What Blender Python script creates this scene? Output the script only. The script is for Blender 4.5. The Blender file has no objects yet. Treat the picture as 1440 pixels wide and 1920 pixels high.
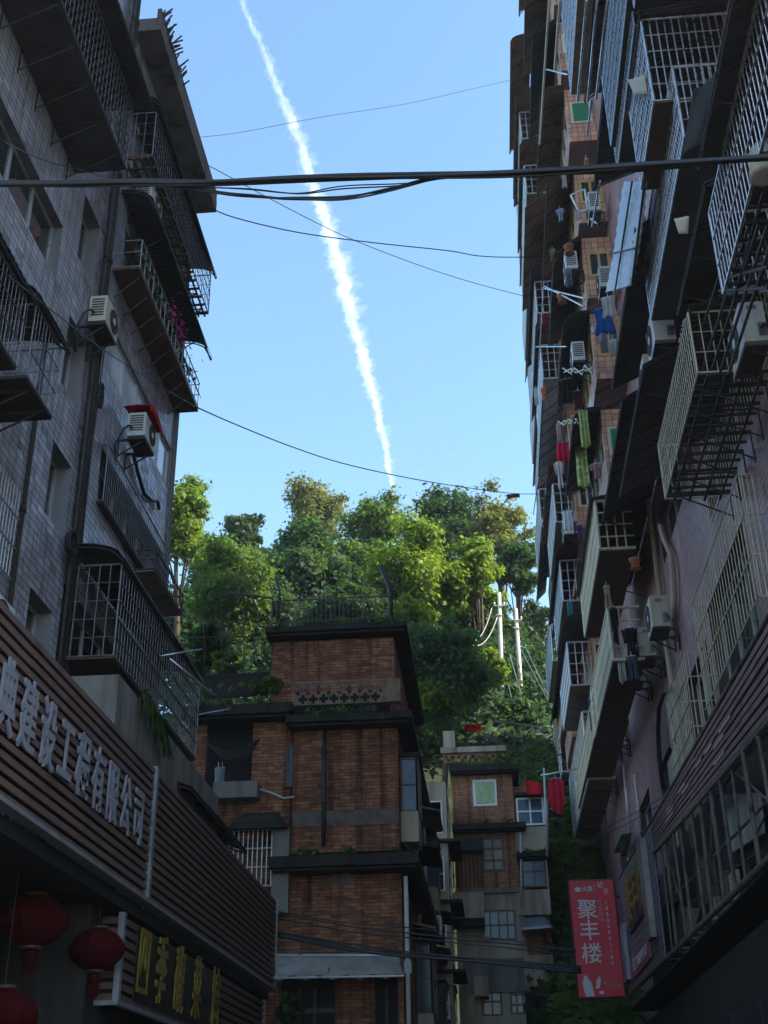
import bpy, math, random
import numpy as np
from mathutils import Vector, Matrix
random.seed(7); RNG = np.random.default_rng(11)
S = bpy.context.scene; COL = S.collection
PI = math.pi

# ------------------------------------------------------------------ camera
F, CX, CY = 2281.0, 720.0, 960.0            # focal length and centre in photo pixels
def nz(v): v = np.array(v, float); return v/np.linalg.norm(v)
_Z = nz((650-CX, 3400+CY, -F)); _Y = np.array((940-CX, CY-2150, -F)); _Y = nz(_Y-_Z*(_Y@_Z)); _X = np.cross(_Y, _Z)
RM = np.array([_X, _Y, _Z]); CAM = np.array([0, 0, 1.6])
cd = bpy.data.cameras.new('camera'); cam = bpy.data.objects.new('camera', cd); COL.objects.link(cam)
m = Matrix.Identity(4)
for i in range(3):
    for j in range(3): m[i][j] = RM[i][j]
    m[i][3] = CAM[i]
cam.matrix_world = m
cd.sensor_fit = 'VERTICAL'; cd.sensor_height = 36; cd.lens = F/1920*36; cd.clip_end = 20000; cd.clip_start = .1
S.camera = cam
# ------------------------------------------------------------------ sky, sun, exposure
SUN_EL, SUN_AZ = math.radians(38), math.radians(100)     # azimuth from +Y towards +X
w = bpy.data.worlds.new('World'); S.world = w; w.use_nodes = True
wn = w.node_tree; bg = wn.nodes['Background']
sk = wn.nodes.new('ShaderNodeTexSky'); sk.sky_type = 'NISHITA'; sk.sun_disc = False
sk.sun_elevation = SUN_EL; sk.sun_rotation = SUN_AZ; sk.air_density = 1.0; sk.dust_density = 0.6; sk.ozone_density = 3.0
hs = wn.nodes.new('ShaderNodeHueSaturation'); hs.inputs['Saturation'].default_value = 1.0; hs.inputs['Hue'].default_value = .49
wn.links.new(sk.outputs[0], hs.inputs['Color']); wn.links.new(hs.outputs[0], bg.inputs[0]); bg.inputs[1].default_value = 0.15
sl = bpy.data.lights.new('sun', 'SUN'); sl.energy = 3.8; sl.angle = math.radians(.5); sl.color = (1, .93, .8)
so = bpy.data.objects.new('sun', sl); COL.objects.link(so)
sd = Vector((math.sin(SUN_AZ)*math.cos(SUN_EL), math.cos(SUN_AZ)*math.cos(SUN_EL), math.sin(SUN_EL)))
so.rotation_euler = sd.to_track_quat('Z', 'Y').to_euler(); so.location = (20, 0, 60)
S.view_settings.view_transform = 'Standard'; S.view_settings.look = 'None'; S.view_settings.gamma = 1
S.view_settings.exposure = 1.55
S.render.engine = 'CYCLES'; S.cycles.max_bounces = 6; S.cycles.diffuse_bounces = 3; S.cycles.transparent_max_bounces = 12
S.cycles.volume_bounces = 1; S.cycles.use_denoising = True

# ------------------------------------------------------------------ measuring helpers (photo pixel -> point of a known plane)
def ray(px, py): return RM @ np.array((px-CX, CY-py, -F))
def atx(px, py, x): d = ray(px, py); return CAM+d*((x-CAM[0])/d[0])
def aty(px, py, y): d = ray(px, py); return CAM+d*((y-CAM[1])/d[1])
def atz(px, py, z): d = ray(px, py); return CAM+d*((z-CAM[2])/d[2])
def lin(i, k, p, val):
    p = np.array(p, float)
    def g(t):
        q = p.copy(); q[k] = t; c = RM.T @ (q-CAM)
        return F*c[0]+(val-CX)*c[2] if i == 0 else F*c[1]-(val-CY)*c[2]
    a = g(0.); b = g(1.); return -a/(b-a)
def face(xo, NB, FB, NT):
    P = atx(*NB, xo); return P[1], lin(0, 1, (xo, 0, P[2]), FB), P[2], lin(1, 2, (xo, P[1], 0), NT)
def face2(xo, FB, FT):
    P = atx(*FB, xo); return P[1], P[2], lin(1, 2, (xo, P[1], 0), FT)

# ------------------------------------------------------------------ materials
MATS = {}
def nmat(name):
    m = bpy.data.materials.new(name); m.use_nodes = True
    nt = m.node_tree; return m, nt, nt.nodes['Principled BSDF']
def N(nt, t, **kw):
    n = nt.nodes.new(t)
    for k, v in kw.items():
        if k.startswith('i_'):
            key = k[2:]; key = int(key) if key.isdigit() else key
            n.inputs[key].default_value = v
        else: setattr(n, k, v)
    return n
def ramp(nt, fac, stops):
    r = nt.nodes.new('ShaderNodeValToRGB'); e = r.color_ramp.elements
    while len(e) < len(stops): e.new(.5)
    for i, (p, c) in enumerate(stops): e[i].position = p; e[i].color = (*c, 1)
    nt.links.new(fac, r.inputs[0]); return r.outputs[0]
def mix(nt, fac, a, b, mode='MIX'):
    n = nt.nodes.new('ShaderNodeMix'); n.data_type = 'RGBA'; n.blend_type = mode
    for s, v in ((n.inputs[0], fac), (n.inputs[6], a), (n.inputs[7], b)):
        if isinstance(v, bpy.types.NodeSocket): nt.links.new(v, s)
        elif isinstance(v, (int, float)): s.default_value = v
        else: s.default_value = (*v, 1)
    return n.outputs[2]
def objco(nt): return nt.nodes.new('ShaderNodeTexCoord').outputs['Object']
def mat(name, col, rough=.6, metal=0, var=.25, scale=3, bump=.0, spec=.5, streak=False, dirt=None):
    """plain coloured material broken up by noise (and rain streaks)"""
    if name in MATS: return MATS[name]
    m, nt, b = nmat(name); L = nt.links; co = objco(nt)
    mp = N(nt, 'ShaderNodeMapping'); L.new(co, mp.inputs[0])
    if streak: mp.inputs['Scale'].default_value = (1, 1, .12)
    n1 = N(nt, 'ShaderNodeTexNoise', i_Scale=scale, i_Detail=6, i_Roughness=.65); L.new(mp.outputs[0], n1.inputs[0])
    d = dirt or tuple(c*(1-var*1.6) if c*(1-var*1.6) > 0 else 0 for c in col)
    hi = tuple(min(1, c*(1+var)) for c in col)
    c = ramp(nt, n1.outputs[0], [(.28, d), (.5, col), (.75, hi)])
    L.new(c, b.inputs['Base Color'])
    b.inputs['Metallic'].default_value = metal; b.inputs['Specular IOR Level'].default_value = spec
    rr = N(nt, 'ShaderNodeMapRange', i_1=.3, i_2=.7, i_3=max(.02, rough-.12), i_4=min(1, rough+.12)); L.new(n1.outputs[0], rr.inputs[0]); L.new(rr.outputs[0], b.inputs['Roughness'])
    if bump:
        bp = N(nt, 'ShaderNodeBump', i_Strength=bump, i_Distance=.02)
        n2 = N(nt, 'ShaderNodeTexNoise', i_Scale=scale*9, i_Detail=4); L.new(co, n2.inputs[0]); L.new(n2.outputs[0], bp.inputs['Height']); L.new(bp.outputs[0], b.inputs['Normal'])
    MATS[name] = m; return m
def wall_uv(nt):
    """(x+y, z) of object space: one mapping for walls facing either way"""
    L = nt.links; s = N(nt, 'ShaderNodeSeparateXYZ'); L.new(objco(nt), s.inputs[0])
    a = N(nt, 'ShaderNodeMath', operation='ADD'); L.new(s.outputs[0], a.inputs[0]); L.new(s.outputs[1], a.inputs[1])
    c = N(nt, 'ShaderNodeCombineXYZ'); L.new(a.outputs[0], c.inputs[0]); L.new(s.outputs[2], c.inputs[1]); return c.outputs[0]
def tile_mat(name, c1, c2, grout, tw, th, rough=.16, tilt=.05, gw=.012, offset=0., spec=.5):
    m, nt, b = nmat(name); L = nt.links; uv = wall_uv(nt)
    br = N(nt, 'ShaderNodeTexBrick', offset=offset, squash=1, i_Scale=1.0); L.new(uv, br.inputs[0])
    br.inputs['Brick Width'].default_value = tw; br.inputs['Row Height'].default_value = th
    br.inputs['Mortar Size'].default_value = gw; br.inputs['Mortar Smooth'].default_value = .3
    br.inputs['Color1'].default_value = (*c1, 1); br.inputs['Color2'].default_value = (*c2, 1); br.inputs['Mortar'].default_value = (*grout, 1)
    n1 = N(nt, 'ShaderNodeTexNoise', i_Scale=.8, i_Detail=6, i_Roughness=.7); 
    mp = N(nt, 'ShaderNodeMapping'); mp.inputs['Scale'].default_value = (1, 1, .25); L.new(objco(nt), mp.inputs[0]); L.new(mp.outputs[0], n1.inputs[0])
    dirt = ramp(nt, n1.outputs[0], [(.3, (.55, .52, .5)), (.6, (1, 1, 1))])
    L.new(mix(nt, 1.0, br.outputs[0], dirt, 'MULTIPLY'), b.inputs['Base Color'])
    # every tile sits at its own slight angle
    dv = N(nt, 'ShaderNodeVectorMath', operation='DIVIDE'); dv.inputs[1].default_value = (tw, th, 1); L.new(uv, dv.inputs[0])
    fl = N(nt, 'ShaderNodeVectorMath', operation='FLOOR'); L.new(dv.outputs[0], fl.inputs[0])
    wn_ = N(nt, 'ShaderNodeTexWhiteNoise', noise_dimensions='2D'); L.new(fl.outputs[0], wn_.inputs[0])
    tone = ramp(nt, wn_.outputs['Value'], [(.0, (.45, .45, .47)), (.06, (.78, .78, .8)), (.9, (1.05, 1.05, 1.05)), (1., (1.25, 1.25, 1.25))])
    L.new(mix(nt, 1.0, mix(nt, 1.0, br.outputs[0], dirt, 'MULTIPLY'), tone, 'MULTIPLY'), b.inputs['Base Color'])
    sb = N(nt, 'ShaderNodeVectorMath', operation='SUBTRACT'); sb.inputs[1].default_value = (.5, .5, .5); L.new(wn_.outputs['Color'], sb.inputs[0])
    sc = N(nt, 'ShaderNodeVectorMath', operation='SCALE'); sc.inputs['Scale'].default_value = tilt; L.new(sb.outputs[0], sc.inputs[0])
    bp = N(nt, 'ShaderNodeBump', i_Strength=.5, i_Distance=.006); bp.invert = True; L.new(br.outputs['Fac'], bp.inputs['Height'])
    ad = N(nt, 'ShaderNodeVectorMath', operation='ADD'); L.new(bp.outputs[0], ad.inputs[0]); L.new(sc.outputs[0], ad.inputs[1])
    nm = N(nt, 'ShaderNodeVectorMath', operation='NORMALIZE'); L.new(ad.outputs[0], nm.inputs[0]); L.new(nm.outputs[0], b.inputs['Normal'])
    r2 = N(nt, 'ShaderNodeMapRange', i_1=0, i_2=1, i_3=rough, i_4=.8); L.new(br.outputs['Fac'], r2.inputs[0])
    r3 = N(nt, 'ShaderNodeMath', operation='MULTIPLY_ADD', i_1=.16, i_2=-.04); L.new(n1.outputs[0], r3.inputs[0])
    r4 = N(nt, 'ShaderNodeMath', operation='ADD'); L.new(r2.outputs[0], r4.inputs[0]); L.new(r3.outputs[0], r4.inputs[1])
    L.new(r4.outputs[0], b.inputs['Roughness']); b.inputs['Specular IOR Level'].default_value = spec
    MATS[name] = m; return m
def brick_mat(name, c1, c2, mortar, grime=.6):
    m, nt, b = nmat(name); L = nt.links; uv = wall_uv(nt)
    wob = N(nt, 'ShaderNodeTexNoise', i_Scale=2.5, i_Detail=2); L.new(uv, wob.inputs[0])
    ad = N(nt, 'ShaderNodeMixRGB', blend_type='LINEAR_LIGHT'); ad.inputs[0].default_value = .012; L.new(uv, ad.inputs[1]); L.new(wob.outputs['Color'], ad.inputs[2])
    br = N(nt, 'ShaderNodeTexBrick', offset=.5, i_Scale=1.0); L.new(ad.outputs[0], br.inputs[0])
    br.inputs['Brick Width'].default_value = .27; br.inputs['Row Height'].default_value = .08
    br.inputs['Mortar Size'].default_value = .011; br.inputs['Mortar Smooth'].default_value = .4; br.inputs['Bias'].default_value = .05; br.squash = .7; br.squash_frequency = 3
    br.inputs['Color1'].default_value = (*c1, 1); br.inputs['Color2'].default_value = (*c2, 1); br.inputs['Mortar'].default_value = (*mortar, 1)
    n0 = N(nt, 'ShaderNodeTexNoise', i_Scale=5, i_Detail=6, i_Roughness=.7); m0 = N(nt, 'ShaderNodeMapping'); m0.inputs['Scale'].default_value = (.5, 2.2, 1); L.new(uv, m0.inputs[0]); L.new(m0.outputs[0], n0.inputs[0])
    pal = ramp(nt, n0.outputs[0], [(.3, (.42, .36, .36)), (.48, (1, .95, .9)), (.62, (1.15, 1.0, .8)), (.74, (.8, .62, .5))])
    n1 = N(nt, 'ShaderNodeTexNoise', i_Scale=.7, i_Detail=8, i_Roughness=.7)
    mp = N(nt, 'ShaderNodeMapping'); mp.inputs['Scale'].default_value = (1, .35, 1); L.new(uv, mp.inputs[0]); L.new(mp.outputs[0], n1.inputs[0])
    dirt = ramp(nt, n1.outputs[0], [(.3, (1-grime,)*3), (.62, (1, 1, 1))])
    c = mix(nt, 1., br.outputs[0], pal, 'MULTIPLY'); c = mix(nt, 1., c, dirt, 'MULTIPLY')
    n3 = N(nt, 'ShaderNodeTexNoise', i_Scale=1.0, i_Detail=6, i_Roughness=.6); m3 = N(nt, 'ShaderNodeMapping'); m3.inputs['Scale'].default_value = (3.2, .16, 1); L.new(uv, m3.inputs[0]); L.new(m3.outputs[0], n3.inputs[0])
    c = mix(nt, 1., c, ramp(nt, n3.outputs[0], [(.36, (.38, .36, .35)), (.5, (1, 1, 1))]), 'MULTIPLY'); L.new(c, b.inputs['Base Color'])
    bp = N(nt, 'ShaderNodeBump', i_Strength=.8, i_Distance=.012); bp.invert = True; L.new(br.outputs['Fac'], bp.inputs['Height']); L.new(bp.outputs[0], b.inputs['Normal'])
    b.inputs['Roughness'].default_value = .85; b.inputs['Specular IOR Level'].default_value = .25
    MATS[name] = m; return m
def leaf_mat(name, c1, c2, trans=.5):
    m = bpy.data.materials.new(name); m.use_nodes = True; nt = m.node_tree; L = nt.links
    for n in list(nt.nodes):
        if n.type == 'BSDF_PRINCIPLED': nt.nodes.remove(n)
    out = [n for n in nt.nodes if n.type == 'OUTPUT_MATERIAL'][0]
    n1 = N(nt, 'ShaderNodeTexNoise', i_Scale=.55, i_Detail=9, i_Roughness=.8); L.new(objco(nt), n1.inputs[0])
    c = ramp(nt, n1.outputs[0], [(.28, tuple(x*.7 for x in c1)), (.42, c1), (.58, c2), (.74, (c2[0]*1.5, c2[1]*1.25, c2[2]*.9))])
    d = N(nt, 'ShaderNodeBsdfDiffuse'); t = N(nt, 'ShaderNodeBsdfTranslucent'); g = N(nt, 'ShaderNodeBsdfGlossy', i_Roughness=.45)
    L.new(c, d.inputs[0]); L.new(mix(nt, 1., c, (1.25, 1.35, .5), 'MULTIPLY'), t.inputs[0]); g.inputs[0].default_value = (.7, .7, .7, 1)
    ms = N(nt, 'ShaderNodeMixShader', i_0=trans); L.new(d.outputs[0], ms.inputs[1]); L.new(t.outputs[0], ms.inputs[2])
    m2 = N(nt, 'ShaderNodeMixShader', i_0=.015); L.new(ms.outputs[0], m2.inputs[1]); L.new(g.outputs[0], m2.inputs[2])
    L.new(m2.outputs[0], out.inputs[0]); MATS[name] = m; return m
def cloth(name, col, dots=None):
    if name in MATS: return MATS[name]
    m, nt, b = nmat(name); L = nt.links; co = objco(nt)
    n1 = N(nt, 'ShaderNodeTexNoise', i_Scale=5, i_Detail=4); L.new(co, n1.inputs[0])
    c = ramp(nt, n1.outputs[0], [(.3, tuple(x*.75 for x in col)), (.7, col)])
    if dots:
        v = N(nt, 'ShaderNodeTexVoronoi', i_Scale=4.5); L.new(co, v.inputs[0])
        k = ramp(nt, v.outputs['Distance'], [(.28, (1, 1, 1)), (.36, (0, 0, 0))]); c = mix(nt, k, c, dots)
    L.new(c, b.inputs['Base Color']); b.inputs['Roughness'].default_value = .9; b.inputs['Specular IOR Level'].default_value = .1
    MATS[name] = m; return m
def glass(name, col=(.03, .04, .04), rough=.04):
    if name in MATS: return MATS[name]
    m, nt, b = nmat(name); L = nt.links
    n1 = N(nt, 'ShaderNodeTexNoise', i_Scale=1.5, i_Detail=3); L.new(objco(nt), n1.inputs[0])
    L.new(ramp(nt, n1.outputs[0], [(.35, tuple(c*.6 for c in col)), (.65, col)]), b.inputs['Base Color'])
    bp = N(nt, 'ShaderNodeBump', i_Strength=.05, i_Distance=.02); L.new(n1.outputs[0], bp.inputs['Height']); L.new(bp.outputs[0], b.inputs['Normal'])
    b.inputs['Roughness'].default_value = rough; b.inputs['Specular IOR Level'].default_value = .9; MATS[name] = m; return m

TILE_L = tile_mat('grey_tile', (.48, .49, .53), (.42, .43, .47), (.05, .05, .055), .26, .125, rough=.24, tilt=.11, gw=.009, spec=1.)
TILE_P = tile_mat('purple_tile', (.52, .275, .275), (.45, .235, .24), (.09, .05, .055), .14, .14, rough=.28, tilt=.06, gw=.008, spec=1.)
TILE_O = tile_mat('orange_tile', (.86, .44, .26), (.80, .40, .24), (.28, .16, .1), .2, .2, rough=.3, tilt=.03, gw=.012)
TILE_K = tile_mat('pink_tile', (.75, .48, .43), (.70, .44, .40), (.35, .25, .22), .2, .2, rough=.3, tilt=.03, gw=.01)
BRICK = brick_mat('red_brick', (.58, .25, .135), (.29, .115, .07), (.17, .12, .09), .72)
BRICK2 = brick_mat('far_brick', (.66, .31, .17), (.48, .21, .12), (.16, .13, .11), .5)
CONC = mat('stained_concrete', (.2, .185, .165), .9, 0, .4, 1.6, .3, .2, True, (.05, .045, .04))
CONC_D = mat('black_concrete', (.034, .032, .028), .9, 0, .45, 2, .3, .2, True)
PLAST = mat('stained_plaster', (.44, .36, .27), .9, 0, .35, 1.3, .2, .2, True, (.13, .11, .09))
AWN = mat('dark_awning_sheet', (.06, .056, .056), .5, 0, .45, 1.6, .15, .5, True)
AWN_B = mat('brown_awning_sheet', (.2, .15, .105), .65, 0, .45, 1.6, .15, .4, True, (.05, .035, .025))
AWN_G = mat('green_awning_sheet', (.03, .06, .055), .5, 0, .35, 2)
AWN_R = mat('rust_tray', (.11, .06, .04), .7, 0, .5, 3, .1)
BLUEP = mat('pale_blue_plastic_sheet', (.45, .52, .58), .35, 0, .3, 4, 0, .5, True, (.2, .22, .24))
STEEL = mat('bare_steel_bar', (.55, .56, .58), .3, .9, .2, 6)
CREAM = mat('cream_painted_bar', (.62, .56, .40), .45, 0, .2, 5)
CREAMS = mat('cream_painted_sheet', (.60, .51, .36), .5, 0, .15, 2, 0, .4, True)
WHITEB = mat('white_painted_bar', (.62, .6, .56), .4, .2, .15, 5)
IRG = mat('grey_iron_bar', (.20, .20, .21), .42, .6, .35, 5)
IRON = mat('dark_iron', (.05, .045, .045), .6, .4, .4, 4)
ACW = mat('air_conditioner_white', (.62, .62, .58), .4, 0, .15, 3, 0, .5, True)
ACC = mat('air_conditioner_cream', (.52, .48, .38), .45, 0, .2, 3, 0, .5, True)
GRL = mat('black_fan_grille', (.05, .05, .05), .5, 0, .2, 5)
BLK = mat('black_cable', (.012, .012, .014), .45, 0, .3, 3)
FRM = mat('aluminium_frame', (.5, .5, .5), .35, .5, .15, 4)
FRMC = mat('cream_window_frame', (.66, .6, .46), .45, 0, .12, 4)
FRMW = mat('white_window_frame', (.75, .75, .72), .4, 0, .1, 4)
FRMB = mat('brown_window_frame', (.11, .05, .035), .5, 0, .25, 4)
FRMT = mat('ochre_window_frame', (.55, .36, .13), .45, 0, .15, 4)
GL = glass('dark_glass'); GLS = glass('sky_glass', (.06, .08, .09), .03); GLF = glass('sky_painted_glass', (.74, .80, .86), .06)  # GLF: sky reflection painted into the pale pane colour
GLB = glass('blue_glass', (.05, .09, .14), .12); GLB.node_tree.nodes['Principled BSDF'].inputs['Specular IOR Level'].default_value = .35
GREEN = mat('green_curtain', (.04, .24, .10), .7, 0, .25, 8)
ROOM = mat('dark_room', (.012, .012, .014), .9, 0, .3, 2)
REVEAL = mat('window_reveal_plaster', (.2, .195, .2), .7, 0, .2, 2, 0, .3, True)
WOODS = mat('brown_sign_slat', (.15, .088, .072), .55, 0, .35, 2.5, .1, .4, False)
WOODP = mat('purple_sign_slat', (.21, .115, .115), .5, 0, .35, 2.5, .1, .4, False)
GREYS = mat('grey_corrugated_sheet', (.20, .22, .26), .4, .3, .2, 2)
LETW = mat('pale_sign_letter', (.26, .26, .29), .5, 0, .1, 3)
LETG = mat('gold_sign_letter', (.36, .245, .035), .35, .3, .15, 5)
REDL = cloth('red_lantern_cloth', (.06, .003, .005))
RED = cloth('red_cloth', (.55, .02, .035)); REDV = mat('red_banner_vinyl', (.74, .012, .04), .45, 0, .12, 1.5)
WHT = mat('banner_white_print', (.72, .70, .68), .6, 0, .05, 3)
POLEM = mat('pale_concrete_pole', (.55, .52, .46), .8, 0, .2, 3, .1, .2)
BARK = mat('bark', (.09, .07, .05), .9, 0, .4, 5, .4, .1)
TERRA = mat('terracotta', (.42, .17, .08), .8, 0, .2, 6)
TARP = mat('dark_tarp', (.025, .032, .032), .8, 0, .4, 3)
GREYAWN = mat('grey_canvas_awning', (.36, .33, .29), .8, 0, .25, 2, .1, .2, True)
GROUND = mat('asphalt', (.05, .05, .05), .9, 0, .3, 2, .3)
HILL = mat('hillside_soil', (.05, .06, .03), .95, 0, .5, .6, .4, .1)

# ------------------------------------------------------------------ mesh builder
class MB:
    def __init__(s): s.v = []; s.f = []; s.sm = []
    def quad(s, a, b, c, d):
        n = len(s.v); s.v += [tuple(a), tuple(b), tuple(c), tuple(d)]; s.f.append((n, n+1, n+2, n+3)); s.sm.append(False)
    def hexa(s, p):           # 8 corners: bottom ring 0-3, top ring 4-7
        n = len(s.v); s.v += [tuple(map(float, q)) for q in p]
        for q in ((3, 2, 1, 0), (4, 5, 6, 7), (0, 1, 5, 4), (1, 2, 6, 5), (2, 3, 7, 6), (3, 0, 4, 7)):
            s.f.append(tuple(n+i for i in q)); s.sm.append(False)
    def box(s, x0, x1, y0, y1, z0, z1):
        x0, x1 = sorted((x0, x1)); y0, y1 = sorted((y0, y1)); z0, z1 = sorted((z0, z1))
        s.hexa([(x0, y0, z0), (x1, y0, z0), (x1, y1, z0), (x0, y1, z0), (x0, y0, z1), (x1, y0, z1), (x1, y1, z1), (x0, y1, z1)])
    def bar(s, a, b, r=.01, n=6, r2=None, caps=False):
        a = Vector(a); b = Vector(b); d = (b-a)
        if d.length < 1e-6: return
        d.normalize(); u = d.orthogonal().normalized(); v = d.cross(u); r2 = r if r2 is None else r2; k = len(s.v)
        ph = PI/4 if n == 4 else 0
        for P, rr in ((a, r), (b, r2)):
            for i in range(n):
                t = ph+2*PI*i/n; s.v.append(tuple(P+(u*math.cos(t)+v*math.sin(t))*rr))
        for i in range(n):
            j = (i+1) % n; s.f.append((k+i, k+j, k+n+j, k+n+i)); s.sm.append(n > 4)
        if caps: s.f.append(tuple(k+n-1-i for i in range(n))); s.f.append(tuple(k+n+i for i in range(n))); s.sm += [False]*2
    def tube(s, pts, r, n=6, closed=False):
        pts = [Vector(p) for p in pts]; k = len(s.v); m = len(pts); u = None
        for i, p in enumerate(pts):
            d = (pts[min(i+1, m-1)]-pts[max(i-1, 0)]).normalized()
            u = d.orthogonal().normalized() if u is None else (u-d*u.dot(d)).normalized()
            v = d.cross(u); rr = r[i] if isinstance(r, (list, tuple)) else r
            for j in range(n):
                t = 2*PI*j/n; s.v.append(tuple(p+(u*math.cos(t)+v*math.sin(t))*rr))
        for i in range(m-1):
            for j in range(n):
                a = k+i*n+j; b = k+i*n+(j+1) % n; s.f.append((a, b, b+n, a+n)); s.sm.append(True)
        s.f.append(tuple(k+n-1-j for j in range(n))); s.f.append(tuple(k+(m-1)*n+j for j in range(n))); s.sm += [False]*2
    def grid(s, fn, nu, nv, thick=None, smooth=True):
        """surface fn(u,v) -> point; thick = offset vector for a second skin"""
        k = len(s.v); W = nv+1
        for lay in ((0, 1) if thick is not None else (0,)):
            for i in range(nu+1):
                for j in range(nv+1):
                    p = Vector(fn(i/nu, j/nv)); s.v.append(tuple(p+Vector(thick)*lay if lay else p))
        M = (nu+1)*W
        def qd(a, b, c, d, sm=smooth): s.f.append((a, b, c, d)); s.sm.append(sm)
        for i in range(nu):
            for j in range(nv):
                a = k+i*W+j; qd(a, a+W, a+W+1, a+1)
                if thick is not None: qd(a+M, a+M+1, a+M+W+1, a+M+W)
        if thick is not None:
            for i in range(nu):
                a = k+i*W; qd(a, a+M, a+M+W, a+W, False); a += nv; qd(a, a+W, a+M+W, a+M, False)
            for j in range(nv):
                a = k+j; qd(a, a+1, a+M+1, a+M, False); a += nu*W; qd(a, a+M, a+M+1, a+1, False)
    def lathe(s, prof, c, n=16, ax='z'):
        """prof: (radius, height) list"""
        k = len(s.v); m = len(prof)
        for r, h in prof:
            for j in range(n):
                t = 2*PI*j/n; a, b = r*math.cos(t), r*math.sin(t)
                s.v.append({'z': (c[0]+a, c[1]+b, c[2]+h), 'x': (c[0]+h, c[1]+a, c[2]+b), 'y': (c[0]+a, c[1]+h, c[2]+b)}[ax])
        for i in range(m-1):
            for j in range(n):
                a = k+i*n+j; b = k+i*n+(j+1) % n; s.f.append((a, b, b+n, a+n)); s.sm.append(True)
        s.f.append(tuple(k+n-1-j for j in range(n))); s.f.append(tuple(k+(m-1)*n+j for j in range(n))); s.sm += [False]*2
    def prism(s, pts, off):
        k = len(s.v); n = len(pts); o = Vector(off)
        s.v += [tuple(p) for p in pts]+[tuple(Vector(p)+o) for p in pts]
        s.f.append(tuple(range(k, k+n))); s.f.append(tuple(k+n+n-1-i for i in range(n))); s.sm += [False]*2
        for i in range(n):
            j = (i+1) % n; s.f.append((k+i, k+n+i, k+n+j, k+j)); s.sm.append(False)
    def build(s, name, mt, parent=None, label=None, cat=None, group=None, kind=None):
        me = bpy.data.meshes.new(name); me.from_pydata(s.v, [], s.f); me.polygons.foreach_set('use_smooth', s.sm)
        me.materials.append(mt); me.update(); o = bpy.data.objects.new(name, me); COL.objects.link(o)
        if parent is not None:
            o.parent = parent; me.transform(Matrix.Translation(-Vector(parent.location) if parent.parent is None else -(Vector(parent.location)+Vector(parent.parent.location))))
            if parent.parent is not None or True: o.location = (0, 0, 0)
        tag(o, label, cat, group, kind); return o
def tag(o, label=None, cat=None, group=None, kind=None):
    if label: o['label'] = label
    if cat: o['category'] = cat
    if group: o['group'] = group
    if kind: o['kind'] = kind
    return o
def thing(name, label, cat, loc=(0, 0, 0), group=None):
    o = bpy.data.objects.new(name, None); COL.objects.link(o); o.location = tuple(map(float, loc)); o.empty_display_size = .2
    return tag(o, label, cat, group)
def one(mb, name, mt, label, cat, group=None): return mb.build(name, mt, None, label, cat, group)
# NOTE things built "in place" keep their root at the origin unless loc is given; parts are written in world metres and shifted.

# ------------------------------------------------------------------ builders
def wall_holes(mp, u0, u1, v0, v1, holes, mb):
    """flat wall mp(u,v,d) with rectangular holes (u0,u1,v0,v1)"""
    us = sorted({u0, u1, *[h[0] for h in holes], *[h[1] for h in holes]}); vs = sorted({v0, v1, *[h[2] for h in holes], *[h[3] for h in holes]})
    us = [u for u in us if u0 <= u <= u1]; vs = [v for v in vs if v0 <= v <= v1]
    for i in range(len(us)-1):
        for j in range(len(vs)-1):
            cu = (us[i]+us[i+1])/2; cv = (vs[j]+vs[j+1])/2
            if any(h[0] < cu < h[1] and h[2] < cv < h[3] for h in holes): continue
            mb.quad(mp(us[i], vs[j], 0), mp(us[i+1], vs[j], 0), mp(us[i+1], vs[j+1], 0), mp(us[i], vs[j+1], 0))
def window(root, mp, h, depth=.18, frame=FRM, pane=GL, cols=2, rows=1, fw=.05, reveal=REVEAL, sill=True, frame_d=None, curtain=None, thick=.05):
    """window set in hole h of wall mp (d grows inward): reveal, frame, pane"""
    u0, u1, v0, v1 = h; fd = depth if frame_d is None else frame_d
    rv = MB()
    for a, b in (((u0, v0), (u1, v0)), ((u1, v0), (u1, v1)), ((u1, v1), (u0, v1)), ((u0, v1), (u0, v0))):
        rv.quad(mp(*a, 0), mp(*b, 0), mp(*b, depth+.06), mp(*a, depth+.06))
    wo = rv.build('window', reveal, root)
    fr = MB()
    def fb(a0, a1, b0, b1, d0=fd, d1=fd+thick):
        fr.hexa([mp(a0, b0, d0), mp(a1, b0, d0), mp(a1, b0, d1), mp(a0, b0, d1), mp(a0, b1, d0), mp(a1, b1, d0), mp(a1, b1, d1), mp(a0, b1, d1)])
    fb(u0, u0+fw, v0, v1); fb(u1-fw, u1, v0, v1); fb(u0+fw, u1-fw, v0, v0+fw); fb(u0+fw, u1-fw, v1-fw, v1)
    for i in range(1, cols): c = u0+(u1-u0)*i/cols; fb(c-fw*.4, c+fw*.4, v0+fw, v1-fw, fd-.004)
    for j in range(1, rows): c = v0+(v1-v0)*j/rows; fb(u0+fw, u1-fw, c-fw*.4, c+fw*.4, fd-.008)
    fr.build('frame', frame, wo)
    p = MB(); d = fd+thick*.6; p.quad(mp(u0, v0, d), mp(u1, v0, d), mp(u1, v1, d), mp(u0, v1, d)); p.build('pane', pane, wo)
    if curtain:
        q = MB(); n = 24
        q.grid(lambda a, b: mp(u0+fw+(u1-u0-2*fw)*a*.96, v0+fw+(v1-v0-2*fw)*b, fd-.02-.015*math.sin(a*70)*.5), n, 1); q.build('curtain', curtain, wo)
    return wo
def mpx(x, s):   # wall plane x = const, inward = +s
    return lambda u, v, d: (x+s*d, u, v)
def mpy(y): return lambda u, v, d: (u, y+d, v)

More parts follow.
